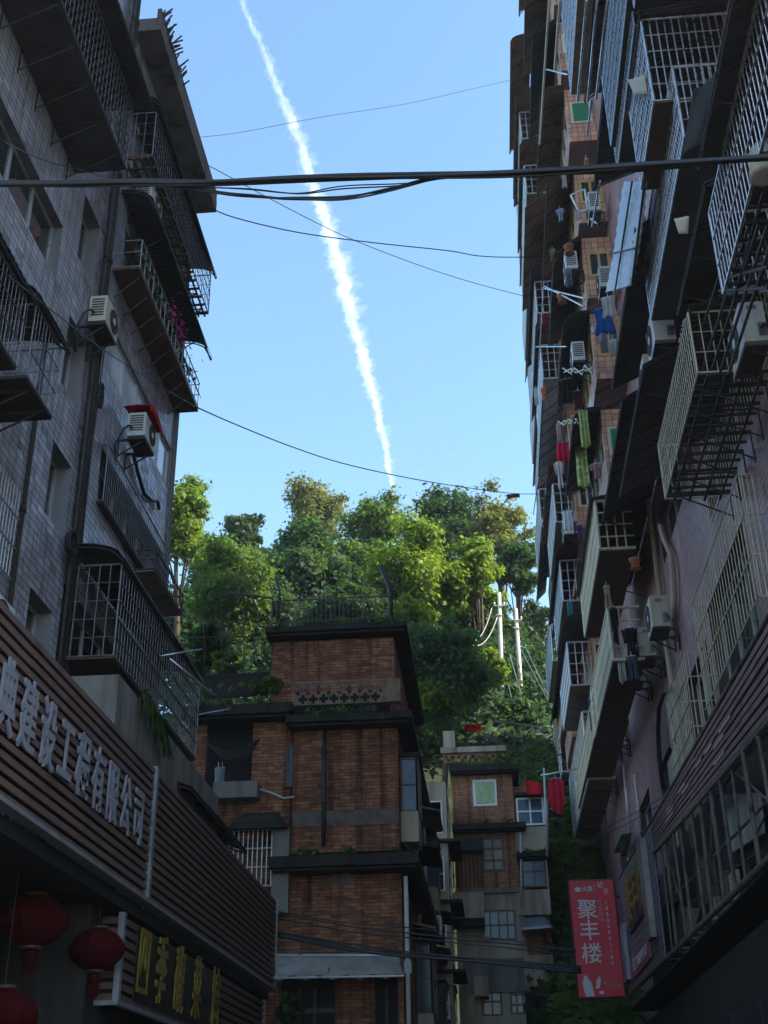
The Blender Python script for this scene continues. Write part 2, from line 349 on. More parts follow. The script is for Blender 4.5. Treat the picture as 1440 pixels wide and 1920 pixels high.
def cage(label, s, xo, xw, y0, y1, z0, z1, bar=STEEL, sp=.11, hb=3, r=.0075, tray=AWN_R, awn=None, awn_mat=AWN, arch=False, near=True, far=True,
         brackets=0, solid=None, group=None, name='window_cage', over=.25, cat='window cage', traylat=False, back=None):
    """projecting security cage; s=+1 street is at -x (right building), -1 left building"""
    y0, y1 = sorted((y0, y1)); root = thing(name, label, cat, (xw, (y0+y1)/2, z0), group)
    fr = MB(); R2 = r*2.1
    for z in (z0, z1):
        fr.bar((xo, y0, z), (xo, y1, z), R2); fr.bar((xo, y0, z), (xw, y0, z), R2); fr.bar((xo, y1, z), (xw, y1, z), R2)
    for y in (y0, y1): fr.bar((xo, y, z0), (xo, y, z1), R2)
    fr.build('frame', bar, root)
    b = MB(); n = max(2, int((y1-y0)/sp))
    if solid is None:
        for i in range(1, n):
            y = y0+(y1-y0)*i/n+random.uniform(-.006, .006); b.bar((xo, y, z0), (xo, y, z1), r)
        b.build('front_bars', bar, root)
    else:
        nr = int((z1-z0)/.1); zz = [z0+(z1-z0)*i/nr for i in range(nr+1)]
        b.grid(lambda u, v: (xo-s*(.012*(int(v*nr*2+.01) % 2)), y0+(y1-y0)*u, z0+(z1-z0)*v), 6, nr*2, (s*.01, 0, 0), False)
        for q in (.3, .62): b.bar((xo-s*.02, y0, z0+(z1-z0)*q), (xo-s*.02, y1, z0+(z1-z0)*q), .008)
        b.build('front_panel', solid, root)
    m_ = max(2, int(abs(xw-xo)/sp))
    for yy, on in ((y0, near), (y1, far)):
        if not on: continue
        e = MB()
        for i in range(1, m_): x = xo+(xw-xo)*i/m_; e.bar((x, yy, z0), (x, yy, z1), r)
        for k in range(1, hb+1): z = z0+(z1-z0)*k/(hb+1); e.bar((xo, yy, z), (xw, yy, z), r)
        e.build('end_bars', bar, root)
    if solid is None:
        h = MB()
        for k in range(1, hb+1): z = z0+(z1-z0)*k/(hb+1); h.bar((xo-s*.012, y0, z), (xo-s*.012, y1, z), r*1.2)
        h.build('cross_bars', bar, root)
    t = MB()
    if traylat:
        for i in range(int((y1-y0)/.3)+1): y = y0+i*.3; t.box(min(xo, xw), max(xo, xw), y, y+.05, z0-.05, z0-.012)
        for i in range(4): x = xo+(xw-xo)*(i+.5)/4; t.box(x-.02, x+.02, y0, y1, z0-.085, z0-.052)
    else: t.box(xo, xw, y0, y1, z0-.045, z0-.02)
    t.build('tray', tray, root)
    if brackets:
        for i in range(brackets):
            k = MB(); y = y0+(y1-y0)*(i+.5)/brackets
            k.bar((xo+s*.05, y, z0-.07), (xw, y, z0-.07), .018); k.bar((xo+s*.05, y, z0-.07), (xw, y, z0-.55*abs(xw-xo)), .016); k.bar((xw-s*.02, y, z0-.07), (xw-s*.02, y, z0-.6*abs(xw-xo)), .016)
            k.build('bracket', IRON, root)
    if awn is not None: awning_part(root, s, xo-s*over, xw, y0-.15, y1+.15, z1+.04, z1+.04+awn, awn_mat, arch, 'awning')
    if back is not None:
        q = MB(); q.box(xw-s*.06, xw-s*.1, y0+.1, y1-.1, z0+.05, z1-.05); q.build('hanging_cloth', back, root)
    return root
def awning_part(root, s, xo, xw, y0, y1, zo, zw, mt, arch, name='sheet', batten=True):
    a = MB(); n = max(6, int((y1-y0)/.07))
    def fn(u, v):
        x = xw+(xo-xw)*v
        if arch: z = zo+(zw-zo)*math.sqrt(max(0, 1-v**2.2))
        else: z = zw+(zo-zw)*v
        return (x, y0+(y1-y0)*u, z+.012*(1 if int(u*n+.5) % 2 else -1)+.01*math.sin(u*9+v*3))
    a.grid(fn, n, 8 if arch else 3, (0, 0, .014), False)
    a.build(name, mt, root)
    if batten:
        b = MB(); k = max(2, int((y1-y0)/.8))
        for i in range(k+1):
            y = y0+.03+(y1-y0-.06)*i/k; pts = [Vector(fn(0, v)) for v in (0, .25, .5, .75, 1)]
            for p, q in zip(pts, pts[1:]): b.bar((p.x, y, p.z-.045), (q.x, y, q.z-.045), .016)
        b.bar((xo+s*.03, y0, zo-.04), (xo+s*.03, y1, zo-.04), .02)
        b.build(name+'_battens', IRON, root)
def awning(label, s, xo, xw, y0, y1, zo, zw, mt=AWN, arch=False, group=None, name='awning', stays=0):
    y0, y1 = sorted((y0, y1)); root = thing(name, label, 'awning', (xw, (y0+y1)/2, zw), group)
    awning_part(root, s, xo, xw, y0, y1, zo, zw, mt, arch)
    for i in range(stays):
        k = MB(); y = y0+(y1-y0)*(i+.5)/stays; k.bar((xo+s*.1, y, zo-.05), (xw, y, zo-.5), .016); k.build('stay', IRON, root)
    return root
def aircon(label, s, xw, y, z, L=.85, D=.32, H=.6, gap=.18, body=ACC, cap=None, group=None, hose=True, name='air_conditioner', vent=True):
    """outdoor unit standing on a bracket; xw wall plane, (y,z) centre of its foot"""
    xa = xw-s*gap; xb = xw-s*(gap+D); root = thing(name, label, 'air conditioner', (xw, y, z), group)
    c = MB(); x0, x1 = sorted((xa, xb)); b = .03
    c.hexa([(x0, y-L/2, z), (x1, y-L/2, z), (x1, y+L/2, z), (x0, y+L/2, z), (x0, y-L/2, z+H-b), (x1, y-L/2, z+H-b), (x1, y+L/2, z+H-b), (x0, y+L/2, z+H-b)])
    c.hexa([(x0, y-L/2, z+H-b), (x1, y-L/2, z+H-b), (x1, y+L/2, z+H-b), (x0, y+L/2, z+H-b), (x0+b, y-L/2+b, z+H), (x1-b, y-L/2+b, z+H), (x1-b, y+L/2-b, z+H), (x0+b, y+L/2-b, z+H)])
    cs = c.build('casing', body, root)
    v = MB(); r = H*.4; yc = y+L*.12
    for k in range(1, 6):
        rr = r*k/5; pts = [(xb-s*.012, yc+rr*math.cos(t), z+H*.5+rr*math.sin(t)) for t in np.linspace(0, 2*PI, 21)]
        v.tube(pts, .006, 4)
    for k in range(12):
        t = 2*PI*k/12; v.bar((xb-s*.012, yc, z+H*.5), (xb-s*.012, yc+r*math.cos(t), z+H*.5+r*math.sin(t)), .005)
    v.lathe([(r, -.003), (r, .003)], (xb-s*.004, yc, z+H*.5), 24, 'x')
    v.build('fan_grille', GRL, root)
    f = MB(); f.lathe([(r*.28, -.004), (r*.28, .012)], (xb-s*.012-(.004 if s > 0 else .004), yc, z+H*.5), 14, 'x'); f.build('fan_hub', body, root)
    q = MB()
    for k in range(7): zz = z+H*(.2+.1*k); q.box(x0+.04, x1-.04, y-L/2-.008, y-L/2-.002, zz, zz+H*.05)
    if vent: q.build('side_vent', GRL, root)
    else:
        q = MB(); q.box(x0+D*.3, x1-D*.3, y-L/2-.006, y-L/2-.001, z+H*.78, z+H*.88); q.box(x0+D*.62, x1-D*.06, y-L/2-.03, y-L/2-.001, z+H*.12, z+H*.42); q.build('service_panel', GREYS, root)
    k = MB()
    for yy in (y-L*.34, y+L*.34):
        k.box(min(xw, xb), max(xw, xb), yy-.02, yy+.02, z-.045, z-.005); k.bar((xb+s*.03, yy, z-.04), (xw-s*.01, yy, z-.36), .018); k.box(xw-s*.005, xw-s*.03, yy-.02, yy+.02, z-.4, z-.046)
    k.box(x0, x1, y-L*.45, y+L*.45, z-.062, z-.046)
    k.build('bracket', IRON, root)
    if hose:
        h = MB(); pts = [(xa-s*.1, y-L/2-.01, z+H*.3), (xa-s*.06, y-L/2-.12, z+H*.28), (xa+s*.02, y-L/2-.16, z+H*.1), (xw-s*.03, y-L/2-.1, z-.25), (xw-s*.03, y-L/2+.05, z-.6)]
        h.tube(pts, .022, 6); h.build('hose', BLK, root)
    if cap is not None:
        h = MB(); h.grid(lambda a, bb: (xb-s*.1+s*(D+.2)*bb, y-L*.6+L*1.2*a, z+H+.05+.15*math.sin(PI*(.15+.85*a))-.05*abs(bb-.5)), 10, 4, (0, 0, -.012)); 
        h.grid(lambda a, bb: (xb-s*.1, y-L*.6+L*1.2*a, z+H+.05+.15*math.sin(PI*(.15+.85*a))-.16*bb), 10, 2, (s*.012, 0, 0)); h.build('cover', cap, root)
    return root
def hang(label, name, cat, mt, p, wv, hv, fold=.03, n=5, shape='rect', group=None, depthv=None):
    """a hanging cloth: top-left p, width vector wv, drop hv (metres)"""
    p = Vector(p); wv = Vector(wv); nv = wv.cross(Vector((0, 0, 1))).normalized(); ph = random.uniform(0, 6)
    root = None; mb = MB()
    def sheet(u0, u1, v0, v1, taper=0):
        def fn(u, v):
            uu = u0+(u1-u0)*u; vv = v0+(v1-v0)*v; q = p+wv*(.5+(uu-.5)*(1-taper*(1-v))*(1-.14*math.sin(PI*min(1, vv*1.1))+.05*math.sin(ph+vv*6)))
            q = q+Vector((0, 0, -hv*vv*(1+.04*math.sin(ph+uu*7))))
            return q+nv*(fold*math.sin(ph+uu*n*2*PI)*(.35+.65*vv)+fold*.6*math.sin(vv*5+ph))
        mb.grid(fn, 14, 8, nv*.006)
    if shape == 'rect': sheet(0, 1, 0, 1)
    elif shape == 'shirt': sheet(.2, .8, 0, 1, .1); sheet(0, .22, .04, .45, 0); sheet(.78, 1, .04, .45, 0)
    elif shape == 'trousers': sheet(0, 1, 0, .32); sheet(0, .44, .32, 1); sheet(.56, 1, .32, 1)
    elif shape == 'coat': sheet(.16, .84, 0, 1, .25); sheet(0, .2, .06, .72); sheet(.8, 1, .06, .72)
    root = mb.build(name, mt, None, label, cat, group)
    # hanger / pegs so that it visibly hangs
    h = MB(); a = p+wv*.5
    h.bar(p+wv*.12+Vector((0, 0, .012)), p+wv*.88+Vector((0, 0, .012)), .01); h.bar(a+Vector((0, 0, .01)), a+Vector((0, 0, .14)), .006)
    h.build('hanger', STEEL, root); return root
def pole(label, a, b, r=.02, mt=STEEL, name='drying_pole', cat='drying pole', group=None):
    m_ = MB(); m_.bar(a, b, r, 8, None, True); return one(m_, name, mt, label, cat, group)
def text(body, size, mt, name, parent, org, right, up, extrude=.03, bold=0., sx=1., align='CENTER'):
    cu = bpy.data.curves.new('lettering', 'FONT'); cu.body = body; cu.size = 1; cu.extrude = extrude/size; cu.offset = bold; cu.align_x = align; cu.align_y = 'CENTER'
    o = bpy.data.objects.new('lettering', cu); COL.objects.link(o)
    dg = bpy.context.evaluated_depsgraph_get(); me = bpy.data.meshes.new_from_object(o.evaluated_get(dg)); bpy.data.objects.remove(o); bpy.data.curves.remove(cu)
    r = Vector(right).normalized(); u = Vector(up).normalized(); nn = r.cross(u)
    M = Matrix.Identity(4)
    for i in range(3): M[i][0] = r[i]*size*sx; M[i][1] = u[i]*size; M[i][2] = nn[i]*size; M[i][3] = org[i]
    me.transform(M); me.materials.clear(); me.materials.append(mt); me.name = name
    ob = bpy.data.objects.new(name, me); COL.objects.link(ob)
    if parent is not None:
        ob.parent = parent; me.transform(Matrix.Translation(-Vector(parent.location)))
    return ob
def leaves(mb_pts, size, nrm=None, jitter=.5):
    """numpy leaf quads at points: returns verts, faces"""
    n = len(mb_pts); s = size*(.35+1.3*RNG.random(n)**1.7)*1.15
    d = RNG.normal(size=(n, 3)); 
    if nrm is not None: d = d*jitter+nrm
    d /= np.linalg.norm(d, axis=1)[:, None]
    t = RNG.normal(size=(n, 3)); t -= d*(t*d).sum(1)[:, None]; t /= np.linalg.norm(t, axis=1)[:, None]; b = np.cross(d, t)
    a = t*s[:, None]; c = b*(s*RNG.uniform(.45, .7, n))[:, None]; fold = d*(s*.18)[:, None]
    V = np.stack([mb_pts-a, mb_pts+c+fold, mb_pts+a, mb_pts-c+fold], 1).reshape(-1, 3)
    return V
def leaf_obj(name, V, mt, parent=None, **kw):
    n = len(V)//4; me = bpy.data.meshes.new(name)
    if parent is not None: V = V-np.array(parent.location)
    me.vertices.add(4*n); me.vertices.foreach_set('co', V.astype(np.float32).ravel())
    me.loops.add(4*n); me.loops.foreach_set('vertex_index', np.arange(4*n, dtype=np.int32))
    me.polygons.add(n); me.polygons.foreach_set('loop_start', np.arange(0, 4*n, 4, dtype=np.int32))
    me.materials.append(mt); me.update(calc_edges=True); me.validate()
    o = bpy.data.objects.new(name, me); COL.objects.link(o)
    if parent is not None: o.parent = parent
    tag(o, **kw); return o
def tree(label, name, px, py, rpx, rpy, Y, zb, mt, leaf=.2, nleaf=6000, blobs=34, dens=1., group=None, seed=0, tight=.33, depth=None, sway=0, cat='tree', trunk=True, flat=.8):
    """crown centred on photo pixel (px,py) at depth Y, radii in pixels; trunk down to zb"""
    global RNG
    RNG = np.random.default_rng(100+seed); c = aty(px, py, Y); sc = (Y*.9+5)/F*1.06
    d = np.linalg.norm(c-CAM); sc = d/F*.96; rx, rz = rpx*sc, rpy*sc; ry = depth or rx*.9
    root = thing(name, label, cat, (c[0]+sway, c[1], zb), group)
    # a few main limbs carry sub-crowns; leaf clumps gather round them so the outline stays ragged
    blobs = int(blobs*1.7); ns_ = max(4, blobs//9); sub = RNG.normal(size=(ns_, 3)); sub /= np.linalg.norm(sub, axis=1)[:, None]; sub *= RNG.uniform(.12, .72, ns_)[:, None]
    q = sub[RNG.integers(0, ns_, blobs)]+RNG.normal(size=(blobs, 3))*.27
    q[:, 2] += .12; q = np.where(np.linalg.norm(q, axis=1)[:, None] > 1.12, q/np.linalg.norm(q, axis=1)[:, None]*1.05, q)
    cen = c+q*np.array((rx, ry, rz))*.95; br = RNG.uniform(.4, 1.3, blobs)*tight*.74*(rx*rz)**.5
    nleaf = int(nleaf*2.6); leaf = leaf*.62
    w_ = br**2; k = RNG.choice(blobs, nleaf, p=w_/w_.sum())
    e = RNG.normal(size=(nleaf, 3)); e /= np.linalg.norm(e, axis=1)[:, None]
    rad = RNG.uniform(.08, 1.5, nleaf)**.75*np.repeat(RNG.uniform(.75, 1.25, (nleaf+6)//7), 7)[:nleaf]; P = cen[k]+e*(br[k]*rad)[:, None]*np.array((1.15, 1.15, flat))
    nr = e*.7+np.array((0, 0, .5)); leaf_obj('crown', leaves(P, leaf, nr, .55), mt, root)
    if trunk:
        t = MB(); b0 = Vector((c[0]+sway, c[1], zb)); top = Vector(c)+Vector((0, 0, rz*.35)); H = top.z-zb
        pts = [b0.lerp(top, u)+Vector((.25*math.sin(u*4+seed), .2*math.sin(u*3+seed*2), 0))*min(1, H/8) for u in np.linspace(0, 1, 8)]
        r0 = max(.12, H*.022); t.tube(pts, [r0*(1-.8*i/7) for i in range(8)], 8)
        for i in range(0, blobs, 5):
            u = RNG.uniform(.45, .9); a = pts[int(u*7)]; e_ = Vector(cen[i]); mid = a.lerp(e_, .5)+Vector((0, 0, .08*(e_-a).length))
            t.tube([a, mid, e_], [r0*.28, r0*.16, r0*.04], 5)
        t.build('trunk', BARK, root)
    return root

# ================================================================== THE SETTING
XL, XS, XR = -6.5, -4.6, 4.8              # left wall, left shop-sign face, right wall
g = MB(); g.quad((-400, -200, 0), (400, -200, 0), (400, 900, 0), (-400, 900, 0)); g.build('ground', GROUND, kind='structure')
p_ = MB(); p_.box(-6.4, -4.2, -5, 60, .004, .14); p_.box(3.2, 4.7, -5, 60, .004, .14); p_.build('pavement', CONC, kind='structure')
def hill_z(x, y):
    t = max(0, min(1, (y-50)/38)); b = 30*(t*t*(3-2*t))
    if x > 0: b += -4*math.exp(-((y-60)/10)**2)*min(1, x/6)
    return .01+b+.9*math.sin(x*.31+y*.17)*t+.5*math.sin(x*.9-y*.5)*t+max(0, y-88)*.12
h = MB(); h.grid(lambda u, v: (-70+150*u, 48+110*v, hill_z(-70+150*u, 48+110*v)), 60, 44); h.build('hillside', HILL, kind='structure')

# ================================================================== LEFT APARTMENT BUILDING
LB = thing('apartment_building', 'grey tiled apartment building with rows of caged balconies above the slatted shop sign', 'building', (XL, 14, 0))
MPL = mpx(XL, -1)
stair = [(16.1, 16.98, 20.3, 21.9), (16.1, 16.98, 17.95, 19.35), (16.1, 17.0, 15.35, 16.75), (16.1, 17.0, 12.75, 14.1), (16.1, 17.0, 10.35, 11.65), (15.95, 16.95, 7.7, 9.03), (16.1, 16.98, 5.2, 6.4)]
bigw = [(11.5, 15.32, 14.2, 15.32), (12.0, 15.2, 19.0, 20.3), (11.2, 14.4, 9.0, 10.1), (10.8, 13.6, 10.6, 11.7), (13.3, 15.3, 17.0, 18.1), (11.0, 14.9, 6.6, 7.7), (8, 10.5, 14.2, 15.3)]
band = (18.35, 22.85, 14.43, 15.42); grb = (18.35, 22.85, 11.75, 12.85)
uppr = [(18.4, 22.6, 18.8, 19.8), (18.4, 22.6, 16.75, 17.9), (17.3, 22.0, 8.3, 9.7), (18.35, 22.85, 20.6, 21.7)]
holes = stair+bigw+[band, grb]+uppr
wl = MB(); wall_holes(MPL, 6.5, 23.1, 0, 22.95, holes, wl); wall_holes(MPL, 6.5, 17.6, 22.95, 30, [], wl); wl.quad((XL, 6.5, 0), (XL, 6.5, 30), (-18, 6.5, 30), (-18, 6.5, 0))  # unseen near end cut short, shaped so sky light reaches the brick house
for h_ in stair+[band, grb]+uppr+bigw:      # dark rooms behind the openings
    pass
wl.quad((XL, 23.1, 0), (-18, 23.1, 0), (-18, 23.1, 22.95), (XL, 23.1, 22.95)); wl.quad((XL, 17.6, 22.95), (-18, 17.6, 22.95), (-18, 17.6, 30), (XL, 17.6, 30))
wl.build('wall', TILE_L, LB)
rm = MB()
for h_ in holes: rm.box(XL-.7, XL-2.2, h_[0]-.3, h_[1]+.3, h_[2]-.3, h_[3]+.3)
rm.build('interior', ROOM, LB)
for h_ in stair: window(LB, MPL, h_, depth=.24, cols=1, frame=FRM, fw=.04)
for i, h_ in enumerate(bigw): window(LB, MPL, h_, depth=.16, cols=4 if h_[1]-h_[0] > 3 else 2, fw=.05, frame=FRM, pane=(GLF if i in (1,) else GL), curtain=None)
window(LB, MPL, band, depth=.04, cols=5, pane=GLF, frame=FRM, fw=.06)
window(LB, MPL, grb, depth=.3, cols=5, frame=FRM)
for h_ in uppr: window(LB, MPL, h_, depth=.25, cols=5, frame=FRM)
rf = MB(); ro = -5.96
rf.box(ro, XL-.3, 17.64, 23.35, 22.66, 23.02); rf.build('eave', CONC, LB); rf = MB(); rf.box(XL-.3, -18, 17.64, 23.4, 22.96, 23.2); rf.build('roof', CONC, LB); rf = MB(); rf.box(ro+.3, XL-.01, 6.5, 17.55, 29.6, 30.1); rf.build('roof', CONC, LB); rf = MB(); rf.box(ro-.01, ro-.1, 17.64, 23.35, 23.02, 23.3)
rf.build('roof_kerb', CONC, LB)
co_ = MB()
for z in (16.3, 14.25, 11.6): pass
co_.box(XL-.005, XL+.06, 17.45, 17.62, 3, 29.6); co_.box(XL+.01, XL+.05, 22.95, 23.12, 3, 22.6); co_.build('corner_trim', REVEAL, LB)
def dpipe(y, z0, z1, r=.06, mt=None, x=XL, s=-1):
    d = MB(); d.tube([(x-s*.1, y, z0), (x-s*.1, y, z1)], r, 8)
    for z in np.arange(z0+.6, z1, 2.1): d.lathe([(r*1.3, 0), (r*1.3, .09)], (x-s*.1, y, z), 10)
    return d
dpipe(17.35, 3, 29.4).build('drain_pipe', CONC_D, LB); dpipe(17.2, 3, 24, .035).build('drain_pipe', IRON, LB); dpipe(15.05, 5, 13.0, .04).build('drain_pipe', CONC_D, LB)
d = MB()
for k in range(5):
    pts = [(XL+.08+.02*k, 17.45+.05*math.sin(z*1.1+k), z) for z in np.linspace(6.5, 14.5, 26)]; d.tube(pts, .012, 5)
d.build('cable_run', BLK, LB)
rp = MB()
for k in range(40):
    y = random.uniform(17.7, 19.6); z = random.uniform(23.0, 23.28); rp.tube([(ro-.05, y, z), (ro+random.uniform(-.05, .2), y+random.uniform(-.1, .1), z+random.uniform(.1, .35))], .018, 4)
rp.build('roof_plants', BARK, LB)

# cages, awnings and balconies of the left building
cage('long steel cage with dark flat canopy and bracketed floor high on the grey tiled wall', -1, -5.6, XL, 7.0, 15.5, 16.72, 18.2, sp=.15, hb=6, bar=IRG, awn=.12, awn_mat=AWN, tray=AWN, brackets=11, over=.35, arch=False)
cage('steel cage under a curved black hood, beside the tiled stair windows', -1, -5.6, XL, 12.68, 13.7, 10.52, 11.66, sp=.11, hb=2, awn=.3, arch=True, tray=CONC_D, bar=IRG, r=.0065, over=.1, brackets=2)
cage('near steel cage under a curved hood at the left edge of the view', -1, -5.6, XL, 9.4, 12.35, 10.42, 11.5, sp=.11, hb=2, awn=.3, arch=True, tray=CONC_D, bar=IRG, r=.0065, over=.1, brackets=3)
gq = MB()
for y in np.arange(11.2, 15.0, .11): gq.bar((XL+.07, y, 8.72), (XL+.07, y, 10.1), .01)
for z in (8.72, 9.2, 9.65, 10.1): gq.bar((XL+.085, 11.2, z), (XL+.085, 15.0, z), .012)
one(gq, 'window_grille', FRM, 'flat bar grille over a lower left window, below the curved hoods', 'window grille')
def ac_l(lbl, px, py, gap=.2, L=.8, D=.34, **k):
    P = atx(px, py, XL+gap+D); return aircon(lbl, -1, XL, P[1]+L/2, P[2], L=L, D=D, gap=gap, **k)
cage('long steel cage with arched canopy directly under the roof overhang', -1, -5.9, XL, 17.74, 22.97, 19.2, 20.36, sp=.15, hb=3, awn=.35, awn_mat=AWN, bar=IRG, arch=True, tray=AWN_R, traylat=True, brackets=9, over=.12)
awning('broad dark awning sheet sheltering the flower balcony', -1, -5.75, XL, 17.85, 23.0, 17.93, 18.45, AWN, True, stays=3)
# flower balcony
fb = thing('flower_balcony', 'narrow balcony shelf with scrolled iron rail and potted plants under the broad awning', 'balcony', (XL, 20, 16.5))
q = MB(); q.box(-5.98, XL, 17.86, 22.95, 16.45, 16.51)
for y in np.arange(18.1, 22.9, .6): q.bar((-6.03, y, 16.43), (XL, y, 16.0), .016)
q.build('shelf', AWN_R, fb)
q = MB()
for z in (16.55, 16.9, 17.18): q.bar((-5.98, 17.9, z), (-5.98, 22.93, z), .014); q.bar((-5.98, 17.9, z), (XL, 17.9, z), .012); q.bar((-5.98, 22.93, z), (XL, 22.93, z), .012)
for y in np.arange(17.9, 22.95, .31):
    q.bar((-5.98, y, 16.5), (-5.98, y, 17.18), .01)
    q.tube([(-5.98-.06*math.sin(t), y+.15-.1*math.cos(t), 16.92+.17*math.sin(t)) for t in np.linspace(0, PI, 7)], .009, 4)
q.build('rail', FRM, fb)
for k, y in enumerate((18.4, 19.1, 20.1, 20.8, 22.0)):
    pt = thing('potted_plant', ['trailing green plant in the nearest pot on the flower balcony', 'small green plant second along the flower balcony', 'magenta flowering plant in the middle of the flower balcony', 'magenta bloom spilling over the flower balcony rail', 'sparse plant in the farthest pot on the flower balcony'][k], 'potted plant', (-6.2, y, 16.52))
    q = MB(); q.lathe([(.09, 0), (.13, .2), (.14, .22), (.12, .22)], (-6.2, y, 16.52), 12); q.build('pot', TERRA, pt)
    P = np.array((-6.1, y, 16.95))+RNG.normal(size=(90, 3))*np.array((.12, .2, .14))
    if 'leaf_dark' not in MATS: leaf_mat('leaf_dark', (.02, .045, .015), (.045, .09, .025), .35); leaf_mat('petal_magenta', (.45, .03, .2), (.6, .06, .3), .4)
    leaf_obj('leaves', leaves(P, .06), MATS['leaf_dark'], pt)
    if k in (2, 3): leaf_obj('flowers', leaves(np.array((-5.9, y, 17.08))+RNG.normal(size=(45, 3))*np.array((.09, .2, .1)), .05), MATS['petal_magenta'], pt)
cage('bar grille band with small shelf cage on the third row of the grey wall', -1, -6.38, XL-.02, 18.35, 22.9, 11.75, 12.88, sp=.12, hb=2, tray=IRON, near=False, far=False, bar=IRG)
cage('small planter shelf cage hanging on the bar grille band', -1, -5.95, -6.36, 20.4, 22.6, 11.35, 11.75, sp=.14, hb=1, tray=AWN_B, bar=IRON)
cage('large steel balcony cage with black curved canopy above the concrete planter', -1, -5.6, XL+.02, 17.34, 23.05, 8.44, 10.0, sp=.16, hb=4, awn=.3, arch=True, tray=AWN_R, over=.08, r=.009, bar=IRG)
# concrete planter with ferns
pl = thing('concrete_planter', 'long grey concrete planter box with ferns spilling over beneath the balcony cage', 'planter', (-5.6, 18, 7))
q = MB(); q.box(-5.0, -5.08, 15.82, 22.6, 6.3, 7.55); q.box(-5.08, XL+.02, 15.82, 15.9, 6.3, 7.55); q.box(-5.08, XL+.02, 15.9, 22.6, 6.3, 6.38); q.build('trough', CONC, pl)
for y, dz in ((17.0, .05), (17.45, -.08), (17.95, -.2)):
    F_ = MB()
    for k in range(26):
        a = random.uniform(-1.2, 1.2); L_n = random.uniform(.25, .5); d_ = Vector((.75*math.cos(a), math.sin(a), 0)); o_ = Vector((-5.03, y, 7.5)); up_ = random.uniform(.1, .45)
        pts = [o_+d_*L_n*t+Vector((0, 0, up_*t*2.2-(up_*2.2+.25)*t*t+dz*t)) for t in (0, .25, .5, .75, 1)]
        for j in range(4):
            wd = Vector((-d_.y, d_.x, 0))*.035*(1-.2*j); F_.quad(pts[j]-wd, pts[j]+wd, pts[j+1]+wd*.8, pts[j+1]-wd*.8)
    F_.build('fern', MATS['leaf_dark'], pl)
q = MB()
for y in (16.1, 16.5, 16.9):
    for k in range(3): q.bar((-5.3+.1*k, y, 7.55), (-5.2, y+.3, 9.0), .012)
# washing poles sticking out
for i, (a, b, t) in enumerate([((318, 1235), (432, 1328), 'long steel drying pole angled out past the balcony cage toward the brick house'), ((300, 1230), (378, 1218), 'short steel drying pole crossing the cage front'), ((372, 1340), (430, 1330), 'thin pipe pointing at the brick house from the cage end')]):
    A = atx(*a, -5.35); B = aty(*b, A[1]+1.4 if i != 1 else A[1]+.6); pole(t, A, B, .016)
# small lean-to awning past the planter
awning('dark sloping lean-to roof on poles beyond the concrete planter', -1, -4.75, XL+.03, 19.4, 24.4, 6.9, 7.5, CONC_D, False, stays=2)
cs = MB(); cs.grid(lambda u, v: (XS-.15-.75*v, 8+19.2*u, 6.52+.35*v+.025*math.sin(u*380)), 200, 2, (0, 0, .02), False)
one(cs, 'sign_canopy', IRON, 'wavy black corrugated sheet running along the top of the slatted shop sign', 'canopy')
# air conditioners on the left wall
ac_l('grey air conditioner with square side slats beside the drain pipe, under the arched cage', 197, 600, H=.55, L=.7, D=.3)
ac_l('air conditioner under a red cover on the shiny tiled wall', 271, 815, H=.52, L=.75, body=ACW, cap=RED)
ac_l('pale air conditioner tucked behind the arched cage near the roof', 283, 372, H=.5, gap=.1, body=ACW)
aircon('pale air conditioner just above the wavy sign canopy', -1, XL+.3, 13.1, 7.05, L=1.0, H=.6, body=ACW, hose=False)
d = MB(); pts = [atx(*p, XL+.06) for p in ((250, 850), (258, 885), (264, 905), (270, 925), (284, 938), (296, 940), (298, 955))]; d.tube(pts, .04, 6); one(d, 'insulated_hose', BLK, 'black taped hose hanging on the tiles below the red covered unit', 'hose')
c_ = MB(); c0 = atx(127, 1018, XL+.12); 
for k in range(6): c_.tube([(c0[0]+.02*k, c0[1]+(.13+.01*k)*math.cos(t), c0[2]+(.16+.01*k)*math.sin(t)) for t in np.linspace(0, 2*PI, 20)], .012, 5)
one(c_, 'cable_coil', BLK, 'coil of black cable tied to the drain pipe low on the tiled wall', 'cable')
c_ = MB(); c0 = atx(182, 742, XL+.12)
for k in range(5): c_.tube([(c0[0]+.02*k, c0[1]+(.07+.01*k)*math.cos(t), c0[2]+(.22+.01*k)*math.sin(t)) for t in np.linspace(0, 2*PI, 20)], .012, 5)
one(c_, 'cable_coil', BLK, 'small coil of cable on the drain pipe level with the red covered unit', 'cable')

# ================================================================== LEFT SHOP SIGN
sg = thing('shop_sign', 'long brown slatted shop sign with large pale Chinese lettering', 'shop sign', (XS, 16, 4.6))
z0, z1 = 4.62, 6.45; q = MB(); ns = 15; pit = (z1-z0)/ns
for i in range(ns):
    for a, b in ((7.5, 11.6), (11.61, 16.6), (16.75, 21.3), (21.31, 27.15)):
        j = random.uniform(-.004, .004); q.box(XS+.0+j, XS-.035+j, a, b, z0+pit*i+.004, z0+pit*(i+1)-.045)
q.build('slats', WOODS, sg)
q = MB(); q.box(XS-.06, XS-.09, 7.5, 27.12, z0, z1); q.build('backing', ROOM, sg)
q = MB(); q.box(XS+.06, XS-.1, 7.5, 27.2, z0-.05, z0-.002); q.box(XS+.02, XS-.1, 27.155, 27.2, z0, z1); q.box(XS+.03, XS-.05, 16.62, 16.73, z0, z1); q.build('trim', mat('sign_trim', (.27, .27, .28), .5, .3, .3, 4), sg)
ys = np.linspace(11.0, 15.85, 9)
